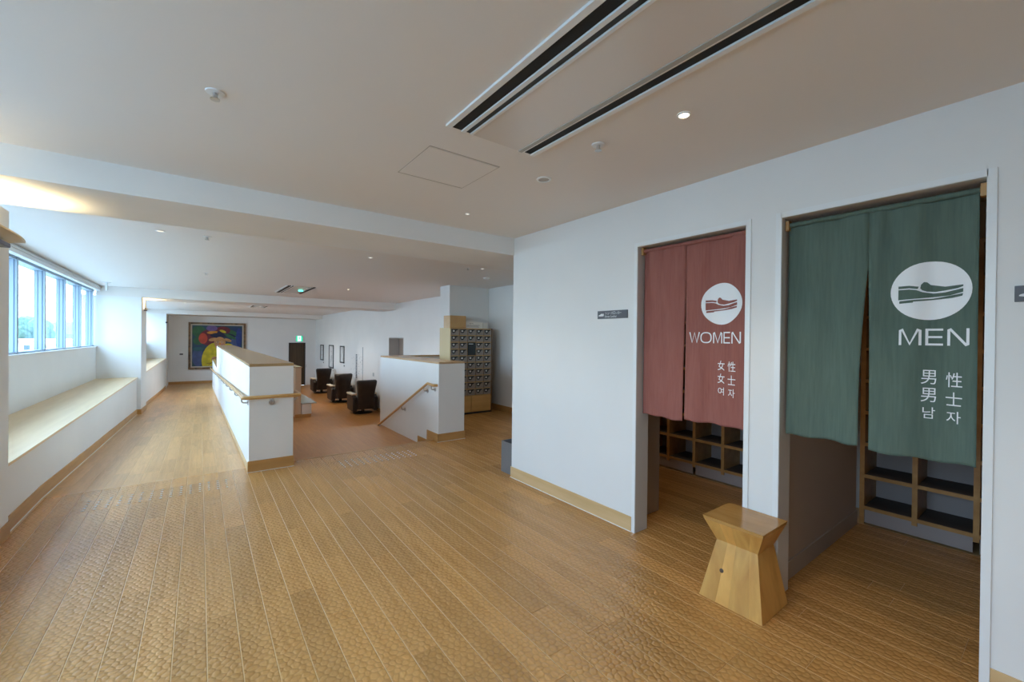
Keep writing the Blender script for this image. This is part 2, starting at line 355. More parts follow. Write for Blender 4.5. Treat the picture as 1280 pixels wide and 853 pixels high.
# ---- walls
struct('wall_back', B((-2.0, 2.62, -4.2, -4.0, 0, ZC)), WALL)
struct('wall_far', B((-2.0, 3.56, 23.5, 23.7, -1.03, ZC), (4.40, 5.4, 23.5, 23.7, -1.03, ZC), (3.56, 4.40, 23.5, 23.7, 1.11, ZC)), WALL)
# window wall: parapet under the sill, head above, piers
struct('wall_left', B((-2.0, XL, -4.0, 23.5, -1.0, 1.185), (-2.0, XL, -4.0, 23.5, 2.405, ZC)), WALL)
struct('wall_left_column', B((-2.0, -1.09, 3.50, 4.52, -0.02, 2.315)), WALL)
struct('wall_left_column', B((-2.0, -1.05, 12.40, 13.50, -0.6, 2.285)), WALL)
struct('wall_left_column', B((-2.0, -1.10, 22.0, 23.5, -0.8, 2.315)), WALL)
struct('wall_bench', B((XL, -1.12, -4.0, 3.50, 0, 0.487), (XL, -1.12, 4.52, 12.40, -0.5, 0.487), (XL, -1.12, 13.5, 22.0, -0.9, 0.487)), WALL)
for i, (a, b) in enumerate(((-4.0, 3.50), (4.52, 12.40), (13.5, 22.0))):
    struct('window_seat', B((XL, -1.108, a+0.002, b-0.002, 0.487, 0.510), bev=0.003), BENCHW)
# the right wall with two door openings
wr = bmesh.new()
for y0, y1, z0, z1 in ((-4.0, 0.225, 0, ZC), (0.225, 0.995, 2.145, ZC), (0.995, 1.181, 0, ZC), (1.181, 1.96, 2.145, ZC), (1.96, 3.51, 0, ZC)):
    box(wr, XW, 2.76, y0, y1, z0, z1)
box(wr, 2.76, 4.85, 3.41, 3.51, 0, ZC)
bmesh.ops.remove_doubles(wr, verts=wr.verts, dist=1e-5)
struct('wall_right', wr, WALL)
struct('wall_shoe_room', B((4.62, 4.72, -0.7, 3.41, 0, ZC), (2.76, 4.62, -0.7, -0.6, 0, ZC)), WALL)
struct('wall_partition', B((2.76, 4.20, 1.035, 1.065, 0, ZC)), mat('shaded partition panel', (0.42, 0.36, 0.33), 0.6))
struct('wall_recess', B((XR, 5.0, 3.51, 7.75, 0, ZC)), WALL)
struct('wall_locker_bay', B((3.93, XR, 7.35, 7.75, -1.03, ZC)), WALL)
lw = bmesh.new()
for y0, y1, z0, z1 in ((7.75, 11.80, ZLOW, ZC), (13.0, 23.5, ZLOW, ZC), (11.80, 13.0, 1.44, ZC)): box(lw, 4.8, 5.2, y0, y1, z0, z1)
struct('wall_lounge', lw, WALL)
# door casings
for n_, (ya, yb) in (('trim_2', (1.181, 1.96)), ('trim_3', (0.225, 0.995))):
    w = 0.026
    bm = B((XW-0.008, XW-0.0002, ya-w, ya+0.003, 0, 2.145+w), (XW-0.008, XW-0.0002, yb-0.003, yb+w, 0, 2.145+w), (XW-0.008, XW-0.0002, ya, yb, 2.142, 2.145+w))
    struct(n_, bm, WHITE)
    struct('trim_reveal', B((XW, 2.764, ya-0.001, ya+0.004, 0, 2.145), (XW, 2.764, yb-0.004, yb+0.001, 0, 2.145), (XW, 2.764, ya+0.004, yb-0.004, 2.141, 2.146)), REVEAL)
struct('door_1', B((2.95, 3.13, 2.10, 2.135, 0.006, 2.2)), DOORG)
# skirtings
def skirt(name, boxes, m=SKIRT, h=0.112, caulk=True):
    o = struct(name, B(*boxes), m)
    return o
struct('baseboard_right', B((XW-0.008, XW-0.0002, 1.989, 3.518, 0.004, 0.112), (XW-0.0002, 2.64, 3.5102, 3.518, 0.004, 0.112)), SKIRT)
obj('sealant', B((XW-0.012, XW-0.0002, 1.987, 3.52, 0.0002, 0.005)), CAULK, bpy.data.objects['baseboard_right'])
struct('baseboard_right', B((XW-0.008, XW-0.0002, -4.0, 0.198, 0.004, 0.112)), SKIRT)
bl = bmesh.new()
prism(bl, [(4.521, 0.003), (RY0, 0.003), (12.399, rz(12.4)+0.003), (12.399, rz(12.4)+0.115), (RY0, 0.115), (4.521, 0.115)], 'x', -1.1198, -1.112)
bls = struct('baseboard_left', bl, SKIRTD)
cl = bmesh.new(); prism(cl, [(4.521, 0.0002), (RY0, 0.0002), (12.399, rz(12.4)+0.0002), (12.399, rz(12.4)+0.006), (RY0, 0.006), (4.521, 0.006)], 'x', -1.1198, -1.106)
obj('sealant', cl, CAULK, bls)
struct('baseboard_left', B((-1.0898, -1.082, 3.50, 4.528, 0.003, 0.115), (-1.12, -1.082, 4.5202, 4.528, 0.003, 0.115)), SKIRTD)
bl = bmesh.new(); prism(bl, [(12.39, rz(12.4)), (13.51, rz(13.5)), (13.51, rz(13.5)+0.11), (12.39, rz(12.4)+0.11)], 'x', -1.0498, -1.042)
box(bl, -1.119, -1.042, 12.388, 12.3998, rz(12.4), rz(12.4)+0.11)
struct('baseboard_left', bl, SKIRTD)
bl = bmesh.new(); prism(bl, [(13.51, rz(13.5)), (RY1, ZLND), (22, ZLND), (22, ZLND+0.11), (RY1, ZLND+0.11), (13.51, rz(13.5)+0.11)], 'x', -1.1198, -1.112)
struct('baseboard_left', bl, SKIRTD)
struct('baseboard_far', B((-1.10, 2.3, 23.488, 23.4998, ZLND, ZLND+0.11)), SKIRTD)
struct('baseboard_far', B((2.5, 3.53, 23.488, 23.4998, ZLOW, ZLOW+0.11)), SKIRTD)
struct('baseboard_recess', B((XR-0.01, XR-0.0002, 3.52, 7.35, 0.002, 0.112), (4.63, XR-0.01, 7.34, 7.3498, 0.002, 0.112)), SKIRTD)
struct('baseboard_lounge', B((4.79, 4.7998, 7.76, 11.78, ZLOW, ZLOW+0.11), (4.79, 4.7998, 13.02, 23.48, ZLOW, ZLOW+0.11)), SKIRTD)
# shoe-room partition skirting
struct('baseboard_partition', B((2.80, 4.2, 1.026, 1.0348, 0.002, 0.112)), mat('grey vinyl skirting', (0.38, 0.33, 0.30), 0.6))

# ---- half walls
hw = bmesh.new()
prism(hw, [(5.22, -0.02), (RY0, -0.02), (16.0, rz(16)-0.05), (16.0, 1.122), (5.22, 1.122)], 'x', 0.42, 0.84)
prism(hw, [(16.0, rz(16)-0.05), (RY1, ZLND-0.05), (21.6, ZLND-0.05), (21.6, 0.44), (16.0, 0.44)], 'x', 0.42, 0.84)
box(hw, 0.44, 0.84, 5.46, 16.0, ZLOW, -0.02)
hwl = struct('wall_half_left', hw, WALL)
obj('wood_cap', B((0.419, 0.842, 5.218, 16.0, 1.122, 1.152)), CAPW, hwl)
obj('lower_cap', B((0.419, 0.842, 16.003, 21.6, 0.44, 0.462)), CAPW, hwl)
bl = bmesh.new(); prism(bl, [(5.21, 0.003), (RY0, 0.003), (RY1, ZLND+0.003), (21.6, ZLND+0.003), (21.6, ZLND+0.012), (RY1, ZLND+0.012), (RY0, 0.06), (5.21, 0.115)], 'x', 0.409, 0.4198)
obj('skirting', bl, SKIRT, hwl)
obj('skirting', B((0.409, 0.848, 5.2085, 5.2198, 0.004, 0.118)), SKIRTD, hwl)
obj('sealant', B((0.405, 0.852, 5.2045, 5.2198, 0.0002, 0.005)), CAULK, hwl)
hw = bmesh.new()
box(hw, 2.66, 3.07, 5.27, 7.62, -0.25, 1.085); box(hw, 2.66, 3.07, 5.27, 7.62, ZLOW, -0.25)
box(hw, 3.07, 3.93, 7.50, 7.62, ZLOW, 1.085)
hwr = struct('wall_half_right', hw, WALL)
obj('wood_cap', B((2.66, 3.07, 5.27, 7.62, 1.085, 1.112), (3.07, 3.93, 7.49, 7.63, 1.085, 1.112), bev=0.002), mat('birch cap', (0.56, 0.37, 0.20), 0.25), hwr)
obj('skirting', B((2.65, 3.078, 5.259, 5.2698, 0.003, 0.112)), SKIRTD, hwr)
obj('sealant', B((2.645, 3.082, 5.255, 5.2698, 0.0002, 0.005)), CAULK, hwr)
# stepped skirting down the stair
TR, RI = 0.32, 0.147
zz = bmesh.new(); prism(zz, [(5.259, 0.003), (5.45, 0.003), (5.62, -0.10), (5.62, 0.112), (5.259, 0.112)], 'x', 2.649, 2.6598)
for k in range(1, 7):
    y0 = 5.62+(k-1)*TR; prism(zz, [(y0, 0.112-k*RI-0.16), (y0+TR, 0.112-k*RI-0.30), (y0+TR, 0.112-k*RI), (y0, 0.112-k*RI)], 'x', 2.649, 2.6598)
obj('stepped_skirting', zz, SKIRTD, hwr)
st = empty('stairs', (1.75, 5.45, 0), kind='structure')
for k in range(1, 8):
    obj('step', B((-0.91, 0.91, (k-1)*TR, 2.2, ZLOW if k == 7 else -k*RI-0.13, -k*RI-0.001) if k < 7 else (-0.91, 0.91, 6*TR, 2.2, -7*RI+0.0005, -7*RI+0.0015)), FLOORL, st)
# lower lounge wall with a low bench beside it
lwl = struct('wall_low', B((2.33, 2.49, 14.14, 21.0, ZLOW, 0.49)), mat('beige low wall', (0.66, 0.53, 0.40), 0.7))
obj('wood_cap', B((2.31, 2.51, 14.12, 21.0, 0.49, 0.515)), CAPW, lwl)
obj('skirting', B((2.32, 2.50, 14.129, 14.1398, ZLOW+0.002, ZLOW+0.1)), SKIRTD, lwl)

# ---- windows: one per bay between mullions
def window(n_, ys, y0, y1):
    w = empty('window_%d' % n_, (XL, y0, 1.185), kind='structure')
    def W_(x0, x1, ya, yb, z0, z1): return (x0-XL, x1-XL, ya-y0, yb-y0, z0-1.185, z1-1.185)
    obj('window_frame', B(W_(-1.93, -1.80, y0, y1, 1.185, 1.225), W_(-1.93, -1.80, y0, y1, 2.355, 2.405)), ALU, w)
    obj('sill', B(W_(-1.93, -1.755, y0, y1, 1.1852, 1.20)), WHITE, w)
    for i, y in enumerate(ys):
        mu = obj('mullion', B(W_(-1.90, -1.795, y-0.055, y, 1.20, 2.40)), ALU, w)
        obj('gasket', B(W_(-1.825, -1.815, y-0.058, y+0.003, 1.225, 2.36), W_(-1.868, -1.862, y-0.058, y+0.003, 1.225, 2.36)), ALUD, mu)
    e = [y0] + [q for y in ys for q in (y-0.055, y)] + [y1]
    for i in range(0, len(e), 2):
        if e[i+1]-e[i] > 0.02: obj('pane', B(W_(-1.895, -1.889, e[i], e[i+1], 1.225, 2.355)), GLASS, w)
    bl_ = obj('blind_box', B(W_(-1.765, -1.70, y0, y1, 2.375, 2.425), W_(-1.765, -1.69, y0, y1, 2.43, 2.442), W_(-1.765, -1.705, y0, y1, 2.455, 2.47)), VAL, w)
    obj('track_slot', B(W_(-1.765, -1.71, y0, y1, 2.4255, 2.4295), W_(-1.765, -1.72, y0, y1, 2.4425, 2.4545)), ALUD, bl_)
window(1, [0.6, 1.73, 2.86], -0.5, 3.50)
struct('wall_left_solid', B((-2.0, XL, -4.0, -0.5, 1.185, 2.405)), WALL)
window(2, [5.51, 6.64, 7.77, 8.91, 10.05, 11.17, 12.27], 4.52, 12.40)
window(3, [14.6+1.13*k for k in range(7)], 13.5, 22.0)

# far-end door with exit sign above
d2 = empty('door_2', (3.56, 23.5, ZLOW), kind='structure')
obj('door_leaf', B((0.04, 0.72, 0.05, 0.10, 0, 2.12)), DOORB, d2)
obj('door_frame', B((0.0, 0.04, -0.012, 0.1, 0, 2.16), (0.72, 0.76, -0.012, 0.1, 0, 2.16), (0.04, 0.72, -0.012, 0.1, 2.12, 2.16)), DARK, d2)
dw = obj('door_edge', B((0.76, 0.84, -0.02, 0.1, 0, 2.16)), WALL, d2)
obj('door_handle', B((0.79, 0.81, -0.05, -0.02, 0.9, 1.05)), STEEL, dw)
# recessed grey lift-like door in the lounge wall
d3 = empty('door_3', (4.8, 11.8, ZLOW), kind='structure')
obj('door_leaf', B((0.30, 0.34, 0.0, 0.62, 0, 2.46)), METALD, d3)
obj('door_leaf', B((0.33, 0.37, 0.58, 1.2, 0, 2.46)), DOORG, d3)
obj('back_panel', B((0.38, 0.40, 0.0, 1.2, 0, 2.47)), METALD, d3)
obj('jamb', B((0, 0.4, 1.185, 1.2, 0, 2.46), (0, 0.4, 0, 0.015, 0, 2.46), (0, 0.4, 0.015, 1.185, 2.445, 2.46)), METALD, d3)

# ------------------------------------------------------------------ tactile strips
dot = bmesh.new(); lathe(dot, [(0.0095, 0.0), (0.0085, 0.0035), (0.0045, 0.005), (0.0001, 0.0052)], n=10)
dotme = bpy.data.meshes.new('stud'); bmesh.ops.recalc_face_normals(dot, faces=dot.faces); dot.to_mesh(dotme); dot.free(); dotme.materials.append(STUD)
for x0, n_, nr, lab in ((-0.765, 15, 5, 'strip of raised pale tactile studs in the floor at the top of the ramp'), (1.30, 13, 5, 'strip of raised pale tactile studs in the floor before the descending stairs')):
    t = empty('tactile_strip', (x0, 4.84, 0.0), label=lab, cat='tactile paving')
    for i in range(n_):
        for j in range(nr): link('stud', dotme, t, (i*0.07, j*0.062, 0.0))

# ------------------------------------------------------------------ handrails
def bracket(parent, p, wall_dir, d=0.06):
    """a steel post: rose on the wall, elbow up to the rail; p = rail point, wall_dir = unit vector towards wall"""
    bm = bmesh.new(); p = Vector(p); w = Vector(wall_dir)
    tube(bm, [p+Vector((0, 0, -0.018)), p+Vector((0, 0, -0.055)), p+Vector((0, 0, -0.068))+w*0.015, p+Vector((0, 0, -0.07))+w*(d-0.006)], 0.008, 8)
    tube(bm, [p+Vector((0, 0, -0.07))+w*(d-0.008), p+Vector((0, 0, -0.07))+w*(d-0.0005)], 0.029, 14)
    return obj('bracket', bm, STEEL, parent, smooth=True)
hr = empty('handrail', (0, 0, 0), label='round wooden handrail along ramp side and end of the left half wall', cat='handrail')
bm = bmesh.new(); R_ = 0.019
tube(bm, [(0.359, 21.55, rz(21.5)+0.80), (0.359, RY1, ZLND+0.80), (0.359, RY0, 0.80), (0.359, 5.19, 0.80), (0.365, 5.168, 0.80), (0.385, 5.158, 0.80), (0.87, 5.158, 0.80), (0.893, 5.168, 0.80), (0.90, 5.19, 0.80), (0.90, 5.50, 0.80), (0.90, 7.6, -0.16), (0.90, 7.72, -0.2)], R_, 12)
obj('rail', bm, RAILW, hr, smooth=True)
for y in (5.32, 6.4, 7.5, 8.6, 9.7, 10.8, 12.2, 13.6, 15, 16.5, 18, 19.5): bracket(hr, (0.359, y, rz(y)+0.80), (1, 0, 0))
bracket(hr, (0.63, 5.158, 0.80), (0, 1, 0)); bracket(hr, (0.90, 5.34, 0.80), (-1, 0, 0))
h2 = empty('handrail', (0, 0, 0), label='sloping wooden handrail going down the stairs on the right half wall', cat='handrail')
bm = bmesh.new(); tube(bm, [(2.655, 5.31, 0.787), (2.61, 5.31, 0.787), (2.60, 5.325, 0.787), (2.60, 5.50, 0.80), (2.60, 7.66, -0.20), (2.60, 7.69, -0.24), (2.60, 7.70, -0.36)], R_, 12)
obj('rail', bm, RAILW, h2, smooth=True)
for y, zq in ((5.38, 0.79), (5.62, 0.745), (6.45, 0.36), (7.45, -0.10)): bracket(h2, (2.60, y, zq), (1, 0, 0))

# ------------------------------------------------------------------ noren curtains
def make_curtain(name, label, m, Xc, y_left, y_right, y_slit, z_top, z_slit, zb, seed, parts):
    """left panel / right panel hang from one sleeve; image left = +Y"""
    rnd = random.Random(seed); ph = [rnd.uniform(0, 6.28) for _ in range(8)]
    def dx(y, z):
        h = max(0.0, min(1.0, (z_top-z)/(z_top-0.9)))
        s = 0.015*math.sin(13*y+ph[0]+0.8*h)*(0.35+0.9*h) + 0.0085*math.sin(31*y+ph[1]-1.5*h)*(0.9-0.4*h) + 0.003*math.sin(52*y+ph[2])*(1-0.6*h)
        s += 0.0030*math.sin(90*y+ph[3])*math.exp(-h*9)
        return s
    root = empty(name, (Xc, 0, 0), label=label, cat='curtain', group=None)
    G = 0.0125
    def panel(ya, yb, zlo, slit_side):
        # ya > yb ; slit edge drifts below z_slit
        ny = int(round((ya-yb)/G)); nz = int(round((z_top-zlo)/G)); bm = bmesh.new(); V = []
        for j in range(nz+1):
            z = z_top-(z_top-zlo)*j/nz; h = max(0, (z_slit-z)/(z_slit-zlo))
            a, b = ya, yb
            gap = 0.0
            if z < z_slit: gap = parts['gap']*math.sin(min(1.0, h*1.15+0.05)*PI*0.5)
            if slit_side == 'r': b = yb+gap
            else: a = ya-gap*0.3
            row = []
            for i in range(ny+1):
                y = a+(b-a)*i/ny
                row.append(bm.verts.new((dx(y, z), y, z+0.004*math.sin(y*38+ph[4])*(j/nz)**6)))
            V.append(row)
        for j in range(nz):
            for i in range(ny): bm.faces.new((V[j][i], V[j][i+1], V[j+1][i+1], V[j+1][i]))
        me_o = obj('panel', bm, m, root, smooth=True)
        so = me_o.modifiers.new('cloth', 'SOLIDIFY'); so.thickness = 0.0016; so.offset = 0
        return me_o
    panel(y_left, y_slit, zb[0], 'r'); panel(y_slit, y_right, zb[1], 'l')
    # sleeve round the rod
    bm = bmesh.new(); tube(bm, [(0, y_left, z_top+0.008), (0, y_right, z_top+0.008)], 0.0135, 12)
    obj('sleeve', bm, m, root, smooth=True)
    return root, dx
def conform(bm, dx, off):
    """cut flat print (in the y,z plane) along a fine grid and lay it on the cloth"""
    ys = [v.co.y for v in bm.verts]; zs = [v.co.z for v in bm.verts]
    st_ = 0.0125
    y = math.floor(min(ys)/st_)*st_
    while y < max(ys):
        bmesh.ops.bisect_plane(bm, geom=bm.verts[:]+bm.edges[:]+bm.faces[:], plane_co=(0, y, 0), plane_no=(0, 1, 0)); y += st_
    z = math.floor(min(zs)/st_/2)*st_*2
    while z < max(zs):
        bmesh.ops.bisect_plane(bm, geom=bm.verts[:]+bm.edges[:]+bm.faces[:], plane_co=(0, 0, z), plane_no=(0, 0, 1)); z += st_*2
    for v in bm.verts: v.co.x = dx(v.co.y, v.co.z)-off
    return bm
def poly_face(bm, pts):
    vs = [bm.verts.new((0, y, z)) for y, z in pts]
    f = bm.faces.new(vs); bmesh.ops.triangulate(bm, faces=[f])
def stroke(bm, pts, w, closed=False):
    """a flat pen stroke of width w through (y,z) points"""
    n = len(pts); P = [Vector((p[0], p[1])) for p in pts]
    L, Rr = [], []
    for i in range(n):
        if closed: a, b, c = P[i-1], P[i], P[(i+1) % n]
        else: a, b, c = P[max(0, i-1)], P[i], P[min(n-1, i+1)]
        d1 = (b-a).normalized() if (b-a).length > 0 else (c-b).normalized(); d2_ = (c-b).normalized() if (c-b).length > 0 else d1
        t = (d1+d2_)
        t = t.normalized() if t.length > 1e-4 else d1
        nrm = Vector((-t.y, t.x)); k = min(1.35, 1/max(0.3, nrm.dot(Vector((-d1.y, d1.x)))))
        L.append(bm.verts.new((0, *(b+nrm*w/2*k)))); Rr.append(bm.verts.new((0, *(b-nrm*w/2*k))))
    for i in range(n if closed else n-1):
        j = (i+1) % n; bm.faces.new((L[i], L[j], Rr[j], Rr[i]))
def word(bm, text, yc, zb, cw, h, w, gap):
    """wide thin capitals built from strokes; y decreases to the right of the reader"""
    ws = {'W': 1.45, 'O': 1.28, 'M': 1.2, 'E': 0.92, 'N': 1.08}
    tot = sum(ws[c]*cw for c in text)+gap*(len(text)-1); x = 0
    def T(px, pz): return (yc+tot/2-(x+px), zb+pz)
    for c in text:
        W_ = ws[c]*cw; e = w/2
        if c == 'W':
            stroke(bm, [T(e, h), T(W_*0.27, e), T(W_*0.5, h-e), T(W_*0.73, e), T(W_-e, h)], w)
        elif c == 'O':
            stroke(bm, [T(W_/2+(W_/2-e)*math.copysign(abs(math.cos(a))**0.8, math.cos(a)), h/2+(h/2-e)*math.copysign(abs(math.sin(a))**0.8, math.sin(a))) for a in [2*PI*k/28 for k in range(28)]], w, True)
        elif c == 'M':
            stroke(bm, [T(e, 0), T(e, h*0.88), T(e+0.10*W_, h-e), T(W_*0.5, e), T(W_-e-0.10*W_, h-e), T(W_-e, h*0.88), T(W_-e, 0)], w)
        elif c == 'E':
            stroke(bm, [T(W_-e*0.3, h-e), T(e, h-e)], w); stroke(bm, [T(e, h), T(e, 0)], w)
            stroke(bm, [T(e, h/2), T(W_-e*0.8, h/2)], w); stroke(bm, [T(e, e), T(W_-e*0.3, e)], w)
        elif c == 'N':
            stroke(bm, [T(e, 0), T(e, h*0.9), T(e+0.08*W_, h-e), T(W_-e-0.08*W_, e), T(W_-e, h*0.1), T(W_-e, h)], w)
        x += W_+gap*(0.4 if c == 'W' else 1.0)
def glyph(bm, ch, yc, zc, sy, sz, spread=0.0):
    c = bpy.data.curves.new('glyph', 'FONT'); c.body = ch; o = bpy.data.objects.new('glyph', c); COL.objects.link(o)
    bpy.context.view_layer.update(); dg = bpy.context.evaluated_depsgraph_get(); me = o.evaluated_get(dg).to_mesh()
    xs = [v.co.x for v in me.vertices]; yy = [v.co.y for v in me.vertices]
    if xs:
        x0, x1, y0, y1 = min(xs), max(xs), min(yy), max(yy)
        vs = [bm.verts.new((0, yc-((v.co.x-x0)/(x1-x0)-0.5)*sy, zc+((v.co.y-y0)/(y1-y0)-0.5)*sz)) for v in me.vertices]
        for p in me.polygons:
            try: bm.faces.new([vs[i] for i in p.vertices])
            except ValueError: pass
    o.evaluated_get(dg).to_mesh_clear(); bpy.data.objects.remove(o); bpy.data.curves.remove(c)
def smooth_poly(pts, it=2):
    for _ in range(it):
        q = []
        for i in range(len(pts)):
            a, b = pts[i], pts[(i+1) % len(pts)]
            q += [(a[0]*.75+b[0]*.25, a[1]*.75+b[1]*.25), (a[0]*.25+b[0]*.75, a[1]*.25+b[1]*.75)]
        pts = q
    return pts
SHOE = [[(150, 152), (150, 164), (200, 163), (236, 168), (241, 158), (200, 152)],
        [(247, 165), (250, 150), (262, 139), (275, 141), (290, 153), (310, 161), (350, 164), (390, 162), (423, 160), (423, 167), (400, 174), (350, 180), (310, 184), (275, 181), (255, 174)],
        [(150, 168), (200, 168), (230, 172), (255, 182), (300, 190), (350, 188), (423, 175), (423, 190), (370, 202), (300, 206), (220, 210), (150, 213)],
        [(155, 218), (220, 214), (300, 212), (380, 208), (423, 196), (420, 206), (380, 213), (300, 218), (218, 222), (217, 226), (155, 229)]]
def print_on(root, dx, m, yc, zc, text, ty, tz, cw, th, tw, gap, chars):
    r = 0.1335
    bm = bmesh.new(); poly_face(bm, [(yc+r*math.cos(2*PI*k/48), zc+r*math.sin(2*PI*k/48)) for k in range(48)])
    em = obj('roundel', conform(bm, dx, 0.0030), PRINT, root, smooth=True)
    bm = bmesh.new()
    for s in SHOE:
        poly_face(bm, [(yc-(x-286)/173*r, zc-(y-178)/125*r) for x, y in s])
    obj('shoe_emblem', conform(bm, dx, 0.0046), m, em, smooth=True)
    bm = bmesh.new(); word(bm, text, ty, tz, cw, th, tw, gap); obj('lettering', conform(bm, dx, 0.0032), PRINT, root, smooth=True)
    for ch, y, z, sy, sz in chars:
        bm = bmesh.new(); glyph(bm, ch, y, z, sy*1.12, sz*1.04); obj('character', conform(bm, dx, 0.0032), PRINT, root, smooth=True)
cwom, dxw = make_curtain('noren_curtain', 'dusty red split door curtain with white shoe roundel and WOMEN lettering', REDC, 2.672, 1.945, 1.205, 1.598, 2.105, 1.80, (0.893, 0.905), 3, {'gap': 0.010})
print_on(cwom, dxw, REDC, 1.355, 1.685, 'WOMEN', 1.397, 1.432, 0.0535, 0.073, 0.0078, 0.0085,
         [('女', 1.357, 1.290, .045, .060), ('性', 1.283, 1.287, .048, .062), ('女', 1.357, 1.207, .045, .060), ('士', 1.283, 1.202, .048, .058), ('여', 1.357, 1.125, .038, .048), ('자', 1.283, 1.120, .040, .052)])
cmen, dxm = make_curtain('noren_curtain', 'moss green split door curtain with white shoe roundel and MEN lettering', GREENC, 2.672, 0.978, 0.252, 0.620, 2.095, 1.80, (0.925, 0.912), 11, {'gap': 0.033})
print_on(cmen, dxm, GREENC, 0.403, 1.687, 'MEN', 0.390, 1.437, 0.0635, 0.077, 0.0094, 0.012,
         [('男', 0.403, 1.292, .044, .062), ('性', 0.322, 1.285, .046, .064), ('男', 0.403, 1.210, .044, .062), ('士', 0.322, 1.200, .046, .058), ('남', 0.401, 1.128, .036, .050), ('자', 0.322, 1.118, .040, .052)])
# rods on wooden blocks
for (ya, yb, zt, lab) in ((1.182, 1.959, 2.113, 'thin wooden curtain rod on wood blocks above the red curtain'), (0.226, 0.994, 2.103, 'thin wooden curtain rod on wood blocks above the green curtain')):
    rd = empty('curtain_rod', (2.672, (ya+yb)/2, zt), label=lab, cat='curtain rod'); h = (yb-ya)/2
    bm = bmesh.new(); tube(bm, [(0, -h+0.01, 0), (0, h-0.01, 0)], 0.011, 10); obj('rod', bm, OAK, rd, smooth=True)
    for s in (-1, 1): obj('bracket', B((-0.02, 0.02, min(s*(h-0.005), s*(h-0.024)), max(s*(h-0.005), s*(h-0.024)), -0.03, 0.025), bev=0.002), OAK, rd)

# ------------------------------------------------------------------ shoe shelves
def shoe_shelf(y_lo, n, label, y0_off):
    """pigeonhole unit, front at x=4.25, uprights every 0.309"""
    P_ = 0.3085; u = 0.03; D0, D1 = 4.25, 4.60
    r = empty('shoe_shelf', (D0, y_lo, 0), label=label, cat='shelf', group=None)
    L = n*P_+u; rows = [0.117+0.2525*k for k in range(9)]
    for k in range(n+1): obj('upright', B((0, D1-D0, k*P_, k*P_+u, 0.0 if k in (0, n) else 0.09, rows[-1]+0.026)), OAK, r)
    for q, zq in enumerate(rows):
        for k in range(n):
            bo = obj('shelf_board', B((0.001, D1-D0, k*P_+u, (k+1)*P_, zq, zq+0.026)), OAK, r)
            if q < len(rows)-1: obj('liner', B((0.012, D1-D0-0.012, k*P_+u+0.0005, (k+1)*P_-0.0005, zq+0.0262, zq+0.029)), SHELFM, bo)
    obj('back_panel', B((D1-D0-0.012, D1-D0, u, L-u, 0.09, rows[-1])), SHELFB, r)
    for k in range(0, n, 2): obj('kick_plate', B((0.012, 0.025, k*P_+u+0.001, min(n, k+2)*P_-0.001, 0.012, 0.1165)), SHELFB, r)
    return r
shoe_shelf(-0.238, 4, 'wooden pigeonhole shoe shelf seen below the green curtain', 0)
shoe_shelf(1.18+0.005, 7, 'wooden pigeonhole shoe shelf seen below the red curtain', 0)

# ------------------------------------------------------------------ stool
stl = empty('stool', (2.462, 1.103, 0), label='hourglass shaped solid wooden stool beside the wall between two curtained doorways', cat='stool')
Zs = [0.002, 0.318, 0.435]; HX = [(-0.168, 0.148), (-0.090, 0.105), (-0.146, 0.146)]; HY = [0.168, 0.110, 0.156]
cuts = [-1.0, -0.60, 0.02, 0.45, 1.0]
for k in range(4):
    bm = bmesh.new(); rings = []
    for (z, (xa, xb), hy) in zip(Zs, HX, HY):
        ya, yb = hy*cuts[k], hy*cuts[k+1]
        if k == 0: yb = hy*cuts[1]
        g = 0.0003
        rings.append([bm.verts.new(p) for p in ((xa, ya+g, z), (xb, ya+g, z), (xb, yb-g, z), (xa, yb-g, z))])
    for i in range(2):
        for j in range(4): bm.faces.new((rings[i][j], rings[i][(j+1) % 4], rings[i+1][(j+1) % 4], rings[i+1][j]))
    bm.faces.new(rings[0][::-1]); bm.faces.new(rings[2])
    ob = obj('stave', bm, STOOLW, stl)
    if k == 2:
        kb = bmesh.new(); lathe(kb, [(0.0001, 0.0014), (0.009, 0.0014), (0.0125, 0.0002), (0.0125, -0.003)], n=12)
        kn = obj('knot', kb, KNOT, ob, smooth=True); kn.rotation_euler = (0, -PI/2+0.242, 0); kn.location = (-0.1265, 0.062, 0.168)
bm = bmesh.new(); v0 = [(-0.148, -0.156), (0.146, -0.156), (0.146, 0.156), (-0.148, 0.156)]
lo = [bm.verts.new((x, y, 0.4353)) for x, y in v0]; hi = [bm.verts.new((x*1.03, y*1.03, 0.455)) for x, y in v0]
bm.faces.new(lo[::-1]); bm.faces.new(hi)
for j in range(4): bm.faces.new((lo[j], lo[(j+1) % 4], hi[(j+1) % 4], hi[j]))
obj('seat', bm, STOOLT, stl)

